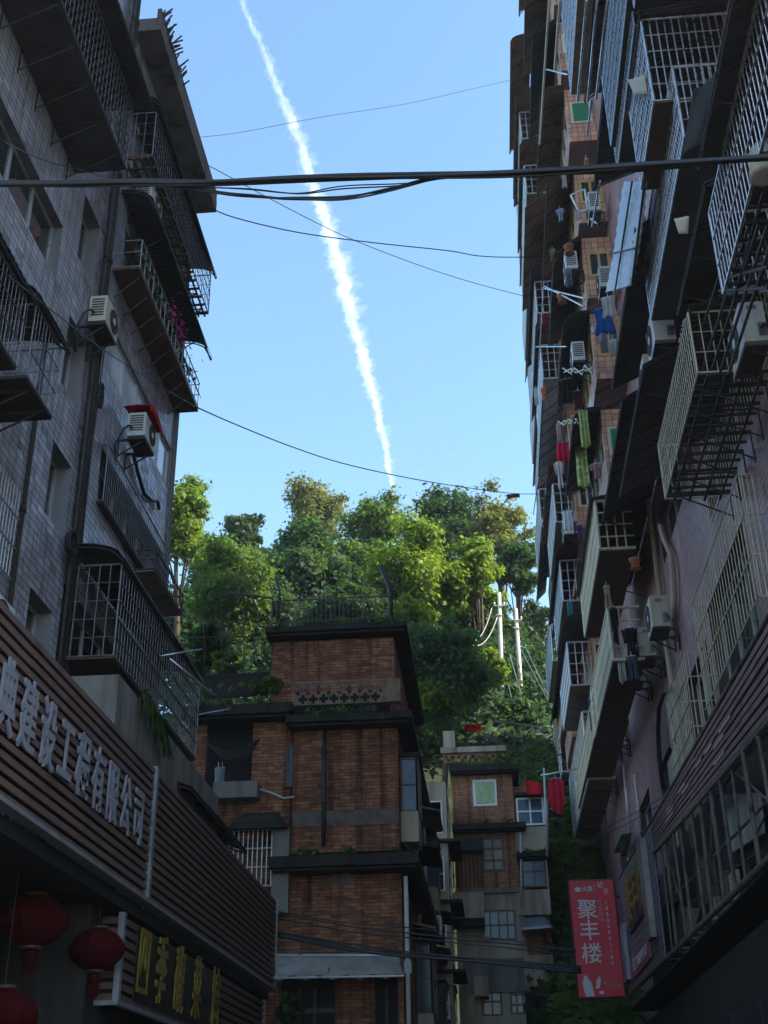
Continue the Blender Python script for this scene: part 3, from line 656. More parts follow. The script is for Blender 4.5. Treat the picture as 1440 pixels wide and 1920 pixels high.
for ch, y in zip('典建设工程有限公司', ys): text(ch, .8, LETW, 'letter', sg, (XS+.03, y, 5.5), (0, 1, 0), (0, 0, 1), .012, .014, sx=.6)
# podium behind/under the sign
pd = thing('shop_building', 'dark recessed shopfront below the slatted sign with glass doors', 'shop', (-6, 16, 0))
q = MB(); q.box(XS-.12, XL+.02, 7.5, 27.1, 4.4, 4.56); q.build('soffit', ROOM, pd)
q = MB(); wall_holes(mpx(-6.2, -1), 4, 15.6, .15, 4.4, [(9, 11.6, .3, 3.6), (12.2, 14.8, .3, 3.6)], q); q.quad((-6.2, 15.6, .15), (-5, 15.6, .15), (-5, 15.6, 4.4), (-6.2, 15.6, 4.4)); q.quad((-5, 15.6, .15), (-5, 27, .15), (-5, 27, 4.4), (-5, 15.6, 4.4)); q.quad((-5, 27, .15), (-7.5, 27, .15), (-7.5, 27, 6.5), (-5, 27, 6.5)); q.build('wall', CONC_D, pd)
for h_ in ((9, 11.6, .3, 3.6), (12.2, 14.8, .3, 3.6)): window(pd, mpx(-6.2, -1), h_, depth=.1, cols=2, rows=2, pane=glass('teal_glass', (.03, .06, .06), .08))
# second sign with gold letters
s2 = thing('restaurant_sign', 'lower brown slatted restaurant sign with gold brush lettering', 'shop sign', (-4.75, 20, 3.3))
q = MB(); z0, z1 = 3.3, 4.36; ns = 8; pit = (z1-z0)/ns; xs2 = -4.72
for i in range(ns):
    q.box(xs2, xs2-.03, 16.1, 26.6, z0+pit*i+.004, z0+pit*(i+1)-.05); q.box(xs2-.05, -5.5, 16.06, 16.09, z0+pit*i+.004, z0+pit*(i+1)-.05)
q.build('slats', WOODS, s2)
q = MB(); q.box(xs2-.05, -5.45, 16.12, 26.6, z0, z1-.02); q.build('backing', ROOM, s2)
q = MB(); q.box(xs2+.03, xs2-.05, 16.0, 16.1, z0-.06, z1); q.box(xs2+.03, xs2-.05, 16.1, 26.65, z0-.06, z0-.002); q.box(xs2-.052, -5.6, 16.0, 16.06, z0-.06, z0-.002); q.box(xs2+.02, xs2-.05, 26.6, 26.65, z0, z1); q.build('trim', mat('sign_trim', (.27, .27, .28), .5, .3, .3, 4), s2)
for ch, y in zip('四季馥菜馆', (17.05, 18.0, 19.1, 20.3, 21.7)): text(ch, 1.0, LETG, 'letter', s2, (xs2+.04, y, 3.83), (0, 1, 0), (0, .1, 1), .01, .012, sx=.62)
q = MB(); q.box(xs2+.012, xs2+.002, 16.75, 21.95, 3.36, 4.28); q.build('letter_board', BLK, s2)
# lanterns
def lantern(label, p, r, h):
    root = thing('red_lantern', label, 'lantern', p, 'red lanterns under the left sign')
    q = MB(); n = 28; k = len(q.v)
    prof = [(r*.3, -h/2)]+[(r*(.3+.7*math.sin(PI*(i+.6)/9.2)), -h/2+h*i/8) for i in range(1, 8)]+[(r*.3, h/2)]
    for rr, hh in prof:
        for j in range(n): t = 2*PI*j/n; f = 1+(.025 if j % 2 else -.02); q.v.append((p[0]+rr*f*math.cos(t), p[1]+rr*f*math.sin(t), p[2]+hh))
    for i in range(len(prof)-1):
        for j in range(n): a = k+i*n+j; b = k+i*n+(j+1) % n; q.f.append((a, b, b+n, a+n)); q.sm.append(False)
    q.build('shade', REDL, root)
    q = MB(); q.lathe([(r*.31, -h/2-.03), (r*.33, -h/2+.02)], p, 18); q.lathe([(r*.33, h/2-.02), (r*.31, h/2+.03)], p, 18); q.build('rims', mat('dull_gilt', (.10, .06, .02), .5, .2, .2, 5), root)
    q = MB(); q.bar((p[0], p[1], p[2]+h/2+.03), (p[0], p[1], 4.42), .006); q.build('cord', BLK, root)
    q = MB(); q.lathe([(r*.2, -h/2-.03), (r*.2, -h/2-.16)], p, 12)
    for k in range(14): t = 2*PI*k/14; q.bar((p[0]+r*.17*math.cos(t), p[1]+r*.17*math.sin(t), p[2]-h/2-.16), (p[0]+r*.15*math.cos(t), p[1]+r*.15*math.sin(t), p[2]-h/2-.3), .012)
    q.build('tassel', REDL, root)
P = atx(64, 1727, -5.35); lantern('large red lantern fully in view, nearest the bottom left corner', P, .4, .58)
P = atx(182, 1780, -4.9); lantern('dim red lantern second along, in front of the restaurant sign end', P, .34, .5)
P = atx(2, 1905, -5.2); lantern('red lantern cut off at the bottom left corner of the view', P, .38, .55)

# ================================================================== BRICK HOUSE AT THE END OF THE STREET
Y1 = 28.0
BH = thing('brick_house', 'old red brick house with dark concrete bands, rooftop room and roof railing', 'house', (-3.2, 28, 0))
def X1(px, py, Y=Y1): return aty(px, py, Y)[0]
def Z1(px, py, Y=Y1): return aty(px, py, Y)[2]
q = MB()
XA, XB_ = -4.45, -1.95          # main front left/right
q.box(XA, XB_, Y1, 48, 7.6, 10.72)                 # upper storey block
q.box(-4.72, -1.93, Y1+.05, 48, 0, 7.1)            # lower storeys
q.box(-5.2, -2.06, Y1+.9, 36, 11.2, 13.15)         # rooftop room
q.build('wall', BRICK, BH)
q = MB(); q.box(-6.9, XA-.02, Y1+.7, 46, 0, 11.2); q.build('side_wing', BRICK, BH)
# wing front with opening
q = MB(); wx0, wx1 = -7.0, -4.5
wall_holes(mpy(Y1+.1), wx0, wx1, 7.9, 11.2, [(X1(385, 1400), X1(472, 1400), Z1(400, 1475), Z1(400, 1342))], q); q.quad((wx1, Y1+.1, 7.9), (wx1, Y1+.7, 7.9), (wx1, Y1+.7, 11.2), (wx1, Y1+.1, 11.2)); q.build('wing_front', BRICK, BH)
q = MB(); q.box(X1(380, 1400), X1(476, 1400), Y1+.55, Y1+.65, Z1(400, 1480), Z1(400, 1336)); q.build('dark_room', ROOM, BH)
def rough_slab(x0, x1, y0, y1, z, t, mt, name, root, tufts=0, seed=1):
    # cast ledge with a slightly broken, sagging lip and drip lines
    s_ = MB(); n = max(8, int((x1-x0)/.16)); m_ = max(6, int((y1-y0)/.6)); rr = random.Random(seed)
    lip = [rr.uniform(-.018, .018)-(.05*rr.random() if rr.random() < .12 else 0) for _ in range(n+1)]; lz = [rr.uniform(-.014, .014) for _ in range(n+1)]
    for i in range(n):
        xa, xb = x0+(x1-x0)*i/n, x0+(x1-x0)*(i+1)/n; e0, e1 = lip[i], lip[i+1]; u0, u1 = lz[i], lz[i+1]
        s_.hexa([(xa, y0-e0, z+u0), (xb, y0-e1, z+u1), (xb, y0+.4, z), (xa, y0+.4, z), (xa, y0-e0*.5, z+t+u0), (xb, y0-e1*.5, z+t+u1), (xb, y0+.4, z+t), (xa, y0+.4, z+t)])
    s_.box(x0, x1, y0+.4, y1, z, z+t); s_.box(x0+.06, x1-.06, y0+.1, y1, z-.07, z-.016)
    o = s_.build(name, mt, root)
    for k in range(tufts):
        x = rr.uniform(x0+.1, x1-.1); P = np.array((x, y0+.06, z+t+.06))+RNG.normal(size=(rr.randint(14, 60), 3))*np.array((.1, .05, .06)); leaf_obj('moss_tuft', leaves(P, .05), MATS[rr.choice(('leaf_mid', 'leaf_deep'))], root)
    return o
leaf_mat('leaf_mid', (.075, .13, .032), (.13, .20, .05), .5); leaf_mat('leaf_deep', (.03, .062, .028), (.062, .11, .042), .45)
def slab(x0, x1, y0, y1, z, t, mt=CONC_D, name='cornice'): return rough_slab(x0, x1, y0, y1, z, t, mt, name, BH, 7, int(z*10))
slab(-7.1, -4.42, Y1-.45, 40, Z1(450, 1338, Y1-.45), .24)
slab(-4.55, -1.58, Y1-.5, 47.5, Z1(650, 1350, Y1-.5), .18)
slab(-4.85, -1.5, Y1-.55, 47.5, Z1(650, 1622, Y1-.55), .25)
slab(-5.32, -1.7, Y1+.55, 36.6, Z1(620, 1180, Y1+.55), .14)
q = MB(); q.box(XA+.03, XB_+.004, Y1-.02, Y1-.004, 8.2, 8.55); q.build('cement_band', mat('dirty_cement', (.13, .10, .08), .9, 0, .4, 3, .2), BH)
# openwork parapet of cross-shaped openings
q = MB(); pz0, pz1 = Z1(640, 1322), Z1(640, 1283); px0, px1 = X1(548, 1300), X1(728, 1300)
hs = []
n = 9
for r_ in range(2):
    for i in range(n+(0 if r_ == 0 else -1)):
        cx = px0+(px1-px0)*(i+.6+(.5 if r_ else 0))/(n+.3); cz = pz0+(pz1-pz0)*(.7 if r_ == 0 else .27); s_ = .1
        hs.append((cx-s_*1.1, cx+s_*1.1, cz-s_*.45, cz+s_*.45)); hs.append((cx-s_*.4, cx+s_*.4, cz-s_*1.1, cz+s_*1.1))
wall_holes(mpy(Y1-.1), px0, px1, pz0, pz1, hs, q); q.box(px0, px1, Y1-.12, Y1+.04, pz1, pz1+.07); q.box(px1, px1+.3, Y1-.14, Y1+.1, pz0, pz1+.05)
q.build('openwork_parapet', mat('tan_brick', (.24, .15, .10), .9, 0, .4, 6, .3), BH)
q = MB(); q.box(px0, px1, Y1+.5, Y1+.56, pz0-.1, pz1); q.build('parapet_shade', ROOM, BH)  # near-black sheet paints the shade seen through the parapet openings
q = MB(); hs = []
lz0, lz1 = Z1(440, 1300), Z1(440, 1262); lx0, lx1 = X1(378, 1280), X1(500, 1280)
for i in range(6):
    cx = lx0+(lx1-lx0)*(i+.5)/6; cz = (lz0+lz1)/2+(.06 if i % 2 else -.06); hs += [(cx-.1, cx+.1, cz-.05, cz+.05), (cx-.04, cx+.04, cz-.11, cz+.11)]
wall_holes(mpy(Y1+.2), lx0, lx1, lz0, lz1, hs, q); wall_holes(mpy(Y1+.3), lx0, lx1, lz0, lz1, hs, q); q.box(lx0, lx1, Y1+.18, Y1+.32, lz1, lz1+.06); q.build('openwork_parapet', CONC_D, BH)
# roof railing
rz = Z1(620, 1168, Y1+.6); rt = Z1(620, 1122, Y1+.6); rx0, rx1 = X1(510, 1140, Y1+.6), X1(730, 1140, Y1+.6)
q = MB(); q.bar((rx0, Y1+.6, rt), (rx1, Y1+.6, rt), .02); q.bar((rx0, Y1+.6, rz+.08), (rx1, Y1+.6, rz+.08), .015)
for x in np.linspace(rx0, rx1, 27): q.bar((x, Y1+.6, rz), (x, Y1+.6, rt), .009)
for x in (rx0, rx1): q.bar((x, Y1+.6, rz), (x, Y1+.6, rt+.03), .022); q.bar((x, Y1+.6, rt), (x, Y1+5, rt), .018)
for y in np.arange(Y1+.9, Y1+5, .2): q.bar((rx1, y, rz), (rx1, y, rt), .009)
q.build('roof_railing', mat('worn_railing', (.11, .10, .09), .6, .3, .4, 4), BH)
# pipes
q = MB(); xp = X1(609, 1400); q.tube([(xp, Y1-.07, 7.75), (xp, Y1-.07, 10.7)], .055, 8)
for z in (8.7, 9.9): q.lathe([(.07, 0), (.07, .1)], (xp, Y1-.07, z), 10)
q.build('drain_pipe', IRON, BH)
q = MB(); q.tube([aty(*p, Y1-.02) for p in ((487, 1480), (510, 1487), (532, 1497), (552, 1494))], .025, 6); q.build('water_pipe', WHITEB, BH)
xw = X1(752, 1700); q = MB(); q.tube([(-1.82, Y1-.1, 3), (-1.82, Y1-.1, 7.0)], .05, 8); q.box(-1.9, -1.74, Y1-.16, Y1-.04, 4.95, 5.2); q.build('vent_pipe', POLEM, BH)
q = MB(); q.box(X1(527, 1880), X1(628, 1880), Y1+.02, Y1+.046, .2, 4.95); q.box(X1(703, 1880), X1(746, 1880), Y1+.02, Y1+.046, .2, 4.95); q.build('shop_opening', ROOM, BH)
q = MB()
for px_ in (560, 590, 725): q.box(X1(px_, 1880)-.03, X1(px_, 1880)+.03, Y1-.02, Y1+.018, .2, 4.7)
q.box(X1(527, 1880), X1(628, 1880), Y1-.015, Y1+.017, 4.2, 4.3); q.build('shop_frame', IRON, BH)
q = MB(); cx, cz = X1(637, 1640), Z1(637, 1640)
for a in (-.09, .09):
    for b in (-.08, .08): q.lathe([(.05, -.02), (.05, -.008)], (cx+a, Y1+.04, cz+b), 8, 'y')
q.box(cx-.2, cx+.2, Y1+.035, Y1+.048, cz-.2, cz+.2); q.build('wall_vent', CONC, BH)
# narrow window at the re-entrant corner
q = MB(); wo = window(BH, mpy(Y1+.02), (X1(537, 1430)-.02, X1(552, 1430)-.02, Z1(540, 1475), Z1(540, 1395)), depth=.02, cols=1, frame=FRMB)
# balcony box of the wing, lower roof, grille window
q = MB(); q.box(X1(405, 1490), X1(487, 1490), Y1-.35, Y1+.1, Z1(450, 1502), Z1(450, 1472)); q.build('balcony', CONC, BH)
q = MB(); a, b = X1(432, 1545), X1(545, 1545); z_ = Z1(490, 1562)
q.hexa([(a, Y1-.5, z_), (b, Y1-.5, z_), (b, Y1+.1, z_+.05), (a, Y1+.1, z_+.05), (a+.15, Y1-.5, z_+.16), (b-.3, Y1-.5, z_+.2), (b-.3, Y1+.1, z_+.5), (a+.3, Y1+.1, z_+.5)]); q.build('porch_roof', CONC_D, BH)
q = MB(); a, b = X1(432, 1600), X1(512, 1600); za, zb = Z1(470, 1665), Z1(470, 1560)
for x in np.linspace(a, b, 10): q.bar((x, Y1-.2, za), (x, Y1-.2, zb), .014)
for z in np.linspace(za, zb, 4): q.bar((a, Y1-.2, z), (b, Y1-.2, z), .014)
q.build('window_grille', WHITEB, BH)
q = MB(); q.box(b+.02, X1(545, 1600), Y1-.25, Y1+.1, za-.6, zb); q.build('cement_panel', CONC, BH)
# side street face: windows, boxed bays, roofs
MPB = lambda u, v, d: (XB_-d, u, v)
side = [(28.5, 29.6, 8.6, 9.9, 'box'), (31.5, 33, 8.6, 10), (35, 36.5, 8.7, 10), (38.5, 40, 8.7, 10.1, 'box'), (29.5, 31, 4.6, 6.2), (33, 35, 4.6, 6.3, 'box'), (37, 39, 4.6, 6.2), (41, 43, 4.6, 6.2, 'box'), (43, 44.5, 8.7, 10)]
for s_ in side:
    if len(s_) == 5:
        xo = XB_+.45; q = MB(); q.box(XB_, xo-.03, s_[0], s_[1], s_[2]-.7, s_[2]); q.build('bay_base', PLAST, BH); q = MB(); q.box(XB_, xo+.05, s_[0]-.06, s_[1]+.06, s_[3]+.01, s_[3]+.1); q.build('bay_roof', CONC_D, BH)
        window(BH, lambda u, v, d, xo=xo: (xo-d, u, v), s_[:4], depth=.02, frame=FRMB, pane=GLB, cols=2, rows=2); 
        window(BH, lambda u, v, d, y=s_[0]: (u, y+d, v), (XB_+.02, xo-.02, s_[2], s_[3]), depth=.02, frame=FRMB, pane=GLB, cols=1, rows=2)
    else: window(BH, lambda u, v, d: (XB_+.05-d, u, v), s_[:4], depth=.0, frame=FRMB, pane=GLB, cols=2, rows=2)
for k, (y0, y1, z, xo) in enumerate(((30, 32.5, 8.2, .8), (34.5, 37, 10.2, .7), (36, 38, 6.7, .8), (40, 42.5, 8.3, .75), (31.5, 33.5, 6.55, .6), (44, 46.5, 6.6, .7))):
    q = MB(); q.hexa([(XB_+.004, y0, z), (XB_+xo, y0, z-.15), (XB_+xo, y1, z-.15), (XB_+.004, y1, z), (XB_+.004, y0, z+.06), (XB_+xo, y0, z-.1), (XB_+xo, y1, z-.1), (XB_+.004, y1, z+.06)]); q.build('canopy', (CONC_D, AWN_B, PLAST)[k % 3], BH)
for y, z0_, z1_ in ((33.7, 4, 10.3), (37.4, 3.5, 10.3), (40.8, 3.5, 10.2), (45.5, 2, 10)): q = MB(); q.tube([(XB_+.1, y, z0_), (XB_+.1, y, z1_)], .05, 8); q.build('drain_pipe', POLEM, BH)
# things on/at the brick house
q = MB(); A = atx(395, 1385, 0)
nt_ = MB(); c0, c1, c2 = aty(378, 1385, Y1-.3), aty(490, 1382, Y1-.3), aty(445, 1452, Y1-.1)
nt_.grid(lambda u, v: tuple((c0*(1-u)+c1*u)*(1-v)+v*(c2*.25+.75*((c0*(1-u)+c1*u)*.5+c2*.5))+np.array((0, -.12*math.sin(PI*u), -.32*math.sin(PI*u)*(1-v)))), 12, 6, (0, .012, 0)); one(nt_, 'shade_net', TARP, 'dark shade net sagging across the open balcony of the brick house', 'net')
for k, (a, b, h_, col) in enumerate((((403, 1440), .16, .38, (.4, .42, .45)), ((411, 1440), .15, .42, (.22, .26, .3)))):
    hang(('pale grey cloth hanging in the dark balcony opening', 'blue grey cloth hanging in the dark balcony opening, right of the pale one')[k], 'hanging_cloth', 'laundry', cloth('balcony_cloth_'+'ab'[k], col), aty(*a, Y1+.0), (b, 0, 0), h_)
aw = thing('canvas_awning', 'grey canvas street awning with torn edge along the base of the brick house', 'awning', (-3.2, 27.3, 5))
a0, a1 = aty(516, 1792, Y1-.05), aty(748, 1792, Y1-.05); b0, b1 = aty(512, 1834, Y1-1.0), aty(758, 1830, Y1-1.0)
q = MB()
def fn(u, v):
    p = (a0*(1-u)+a1*u)*(1-v)+(b0*(1-u)+b1*u)*v; return (p[0], p[1], p[2]-.05*math.sin(PI*v)*(1+.4*math.sin(u*19))-(.05*math.sin(u*31)*v if v > .95 else 0))
q.grid(fn, 40, 8, (0, 0, .02)); q.build('canvas', GREYAWN, aw)
q = MB(); q.bar(a0, a1, .045, 8); q.bar(b0, b1, .025, 6)
q.build('frame', FRM, aw)
for u in (.2, .47, .7, .95): p = a0*(1-u)+a1*u; r_ = b0*(1-u+.07)+b1*(u-.07); q = MB(); q.bar(p+np.array((0, -.02, -.09)), r_+np.array((0, -.02, -.06)), .024); q.build('rib', IRON, aw)
# antennas, sticks and plants on the roof
def stick(lbl, pts, Y, r=.03, nm='roof_pole', mt=IRON, cat='pole'):
    t = MB(); t.tube([aty(*p, Y) for p in pts], r, 6); return one(t, nm, mt, lbl, cat)
stick('thick leaning black post at the right end of the roof railing', [(731, 1165), (733, 1110), (726, 1090), (714, 1062)], Y1+.8, .07)
stick('thin rod beside the leaning black post on the roof', [(740, 1168), (728, 1110), (718, 1065)], Y1+.9, .015)
stick('rod standing just right of the roof railing', [(757, 1185), (756, 1148)], Y1+1.2, .018)
stick('bent pole with a cross piece at the left end of the roof railing', [(520, 1168), (524, 1110), (516, 1082)], Y1+1, .03)
stick('slanting brace across the left end of the roof railing', [(510, 1125), (530, 1168)], Y1+1, .022)
stick('long horizontal pole reaching left from the roof railing', [(428, 1111), (512, 1122)], Y1+1, .022)
for i, (a, b, t) in enumerate((((455, 1090), (490, 1160), 'thin slanting cane on the low terrace'), ((454, 1140), (456, 1300), 'upright cane on the low terrace left of the rooftop room'), ((470, 1180), (485, 1260), 'leaning cane on the low terrace'), ((348, 1196), (475, 1194), 'horizontal cane of the terrace trellis'), ((412, 1180), (420, 1290), 'dark forked post in the terrace trellis'), ((380, 1160), (382, 1260), 'leftmost upright cane of the terrace trellis'), ((425, 1165), (470, 1172), 'pale twig tied across the terrace trellis'))):
    stick(t, [a, ((a[0]+b[0])/2+3, (a[1]+b[1])/2), b], Y1+1.5+.1*i, .017, 'bamboo_cane', BARK, 'cane')
leaf_mat('leaf_bright', (.12, .19, .03), (.20, .26, .045), .55)
leaf_mat('leaf_olive', (.11, .125, .045), (.20, .20, .075), .5); leaf_mat('leaf_blue', (.05, .10, .05), (.09, .15, .06), .5)
ML = MATS
def bush(lbl, px, py, rpx, rpy, Y, mt, leaf=.1, n=700, seed=0, nm='bush', depth=None): return tree(lbl, nm, px, py, rpx, rpy, Y, aty(px, py+rpy, Y)[2], mt, leaf, n, 10, seed=seed, cat='plant', trunk=False, depth=depth)
bush('grassy weeds growing on the ledge left of the rooftop room', 490, 1288, 50, 16, Y1+.1, ML['leaf_mid'], .09, 900, 1, 'weeds', .25)
bush('yellowish shrub on the low terrace beside the trellis', 418, 1238, 32, 30, Y1+2, ML['leaf_olive'], .09, 700, 2, 'shrub')
bush('dark vines covering the terrace trellis', 385, 1205, 45, 60, Y1+4, ML['leaf_deep'], .12, 1500, 3, 'vine')
bush('bright green bush at the right rim of the brick house roof', 800, 1312, 34, 26, Y1+12, ML['leaf_bright'], .16, 900, 4, 'bush')
bush('small dark leafy tree by the shop entrance at the bottom', 543, 1912, 36, 38, Y1-1.6, ML['leaf_deep'], .1, 900, 5, 'bush')

# ================================================================== SECOND BRICK HOUSE (farther, centre right)
Y2 = 48.0
B2 = thing('brick_house', 'smaller brick house farther back with white framed top window and boxed side windows', 'house', (0, 48, 0))
def A2(px, py, Y=Y2): return aty(px, py, Y)
def rect(px0, py0, px1, py1, Y=Y2):
    a = A2(px0, py1, Y); b = A2(px1, py0, Y); return (a[0], b[0], a[2], b[2])
x0 = A2(850, 1545)[0]; x1 = A2(966, 1545)[0]; x2 = A2(1032, 1560)[0]
hw = rect(888, 1461, 930, 1512); hb = rect(905, 1569, 944, 1635); hc = rect(905, 1705, 966, 1764); hd = rect(958, 1845, 992, 1902); he = rect(905, 1850, 940, 1905)
q = MB(); wall_holes(mpy(Y2), x0, x1, 10.3, 15.0, [hw, hb], q); q.quad((x1, Y2, 10.3), (x1, Y2+8, 10.3), (x1, Y2+8, 15), (x1, Y2, 15)); q.quad((x0, Y2, 10.3), (x0, Y2, 15), (x0, Y2+8, 15), (x0, Y2+8, 10.3)); q.quad((x0, Y2, 15), (x1, Y2, 15), (x1, Y2+8, 15), (x0, Y2+8, 15)); q.build('wall', BRICK2, B2)
q = MB(); wall_holes(mpy(Y2+.02), x0-.05, x1+.15, 0, 10.3, [hc, hd, he], q); q.build('lower_wall', PLAST, B2)
q = MB(); q.box(x0+.1, x1-.1, Y2+.9, Y2+1, 1, 14.8); q.build('interior', ROOM, B2)
window(B2, mpy(Y2), hw, depth=.1, frame=FRMW, cols=3, curtain=GREEN and cloth('pale_green_curtain', (.5, .65, .35)), fw=.1, frame_d=-.03, thick=.1)
window(B2, mpy(Y2), hb, depth=.1, frame=FRMB, cols=2, rows=3, fw=.09, pane=mat('amber_glass', (.30, .25, .16), .5, 0, .5, 1.5), frame_d=-.02)
window(B2, mpy(Y2+.02), hc, depth=.1, frame=FRMB, cols=4, rows=2, pane=GLB, fw=.07, frame_d=-.02); window(B2, mpy(Y2+.02), hd, depth=.1, frame=FRMB, cols=3, rows=3, pane=GLB, fw=.07); window(B2, mpy(Y2+.02), he, depth=.1, frame=FRMB, cols=2, rows=2, pane=GLB, fw=.07)
def s2slab(r, y0, y1, mt=CONC_D, name='cornice'):
    if name == 'cornice': return rough_slab(r[0], r[1], y0, y1, r[2], r[3]-r[2], mt, name, B2, 4, int(r[2]*10))
    s_ = MB(); s_.box(r[0], r[1], y0, y1, r[2], r[3]); return s_.build(name, mt, B2)
s2slab(rect(843, 1431, 973, 1446, Y2-.5), Y2-.5, Y2+8.2, CONC_D); s2slab(rect(848, 1540, 986, 1556, Y2-.45), Y2-.45, Y2+2, CONC_D); s2slab(rect(858, 1663, 980, 1676, Y2-.1), Y2-.1, Y2-.004, CONC, 'cement_band'); s2slab(rect(870, 1796, 990, 1862, Y2-.05), Y2-.05, Y2+.0, CONC, 'cement_band')
r_ = rect(826, 1397, 948, 1412, Y2+.6); s2slab(r_, Y2+.6, Y2+.75, PLAST, 'parapet')
q = MB(); r_ = rect(832, 1412, 945, 1431, Y2+.5); hs = []
for i in range(9):
    for k in range(2): cx = r_[0]+(r_[1]-r_[0])*(i+.35+.45*k)/9; cz = r_[2]+(r_[3]-r_[2])*(.7-.4*k); hs.append((cx-.08, cx+.08, cz-.07, cz+.07))
wall_holes(mpy(Y2+.5), *r_, hs, q); q.build('openwork_parapet', BRICK2, B2)
r_ = rect(832, 1370, 852, 1412, Y2+1); s2slab(r_, Y2+1, Y2+1.6, PLAST, 'chimney')
# left balcony box, canopy
r_ = rect(848, 1672, 906, 1722, Y2-.9); s2slab(r_, Y2-.9, Y2-.005, PLAST, 'balcony'); r_ = rect(846, 1722, 908, 1737, Y2-.85); s2slab(r_, Y2-.85, Y2-.005, CONC_D, 'balcony_slab')
r_ = rect(848, 1570, 905, 1610, Y2-.7); s2slab((r_[0], r_[1], r_[2]+.3, r_[3]), Y2-.7, Y2-.01, TARP, 'tarp')
q = MB(); a = A2(852, 1655); b = A2(905, 1655)
for x in np.linspace(a[0], b[0], 8): q.bar((x, Y2-.85, A2(860, 1672)[2]), (x, Y2-.85, A2(860, 1618)[2]), .025)
q.build('balcony_bars', IRON, B2)
r_ = rect(890, 1830, 915, 1868, Y2-.6); s2slab(r_, Y2-.6, Y2-.06, PLAST, 'balcony')
# right wing: stacked boxed windows, panels
yw = Y2+.25; q = MB(); q.box(x1+.005, x2-.25, yw+.1, Y2+7, 0, 14.3); q.build('side_wing', BRICK2, B2)
for k, (rr, pn) in enumerate(((rect(970, 1494, 1018, 1548, yw-.3), GLB), (rect(980, 1603, 1022, 1664, yw-.3), GLB))):
    window(B2, mpy(yw-.3), rr, depth=.02, frame=(FRM, FRMB)[k], cols=2, rows=2, pane=pn, fw=.07)
    q = MB(); q.box(rr[1]+.01, rr[1]+.06, yw-.3, Y2+2, rr[2]-.9, rr[3]); q.build('bay_side', PLAST, B2)
for a in ((968, 1549, 1022, 1596), (972, 1667, 1030, 1716), (985, 1790, 1036, 1850)):
    rr = rect(*a, yw-.32); s2slab(rr, yw-.32, yw+.1, PLAST, 'cement_panel')
rr = rect(968, 1597, 1034, 1607, yw-.6); s2slab(rr, yw-.6, Y2+3, CONC_D); rr = rect(966, 1484, 1020, 1492, yw-.5); s2slab(rr, yw-.5, Y2+3, CONC_D, 'roof')
q = MB(); a = A2(978, 1730, yw-.4); b = A2(1048, 1738, yw-1.3); q.hexa([(a[0], yw-1.2, b[2]-.05), (b[0]-.2, yw-1.2, b[2]), (b[0], yw, b[2]), (a[0], yw, b[2]), (a[0], yw-1.2, b[2]+.03), (b[0]-.4, yw-1.2, b[2]+.1), (b[0]-.5, yw, a[2]+.35), (a[0], yw, a[2]+.3)]); q.build('porch_roof', GREYS, B2)
for px_, za, zb in ((976, 1560, 1695), (1025, 1500, 1605), (1042, 1840, 1925)): q = MB(); p = A2(px_, za, yw-.45); r_ = A2(px_+2, zb, yw-.45); q.tube([p, r_], .045, 6); q.build('drain_pipe', POLEM, B2)
q = MB(); rr = rect(988, 1858, 1040, 1930, yw-.25); q.box(rr[0], rr[1], yw-.33, yw-.3, 4.5, rr[3]); q.build('doorway', ROOM, B2)
q = MB(); rr = rect(1006, 1905, 1017, 1922, yw-.5); q.box(rr[0], rr[1], yw-.5, yw-.45, rr[2], rr[3]); q.bar((rr[0]+.1, yw-.48, 4), (rr[0]+.1, yw-.48, rr[2]), .02); one(q, 'notice_board', REDV, 'tiny red notice board in the dark doorway of the far brick house', 'notice')
# pale alley facade between the two houses
B3 = thing('alley_building', 'narrow pale plastered building with blue windows squeezed between the two brick houses', 'house', (-1.4, 45.5, 0))
q = MB(); q.box(-2.4, -1.35, 44.2, 47.9, 0, 13.5); q.build('wall', PLAST, B3)
for zc in (5.0, 7.3, 9.6, 11.6): window(B3, lambda u, v, d: (-1.33-d, u, v), (44.6, 46.6, zc, zc+1.2), depth=.0, frame=FRM, pane=GLB, cols=2, rows=2); window(B3, lambda u, v, d: (u, 44.17+d, v), (-2.2, -1.5, zc, zc+1.2), depth=.0, frame=FRM, pane=GLB, cols=1, rows=2)
for zc in (7, 9.3, 11.4): q = MB(); q.box(-2.4, -.9, 43.9, 47.5, zc-.12, zc-.03); q.build('canopy', CONC_D, B3)
for i, (yy, zz, t) in enumerate(((43.2, 5.3, 'pale air conditioner low on the alley side of the brick house'), (38.2, 7.2, 'pale air conditioner midway along the alley side of the brick house'))): aircon(t, -1, XB_+.02, yy, zz, L=.8, H=.55, body=ACW, hose=False)

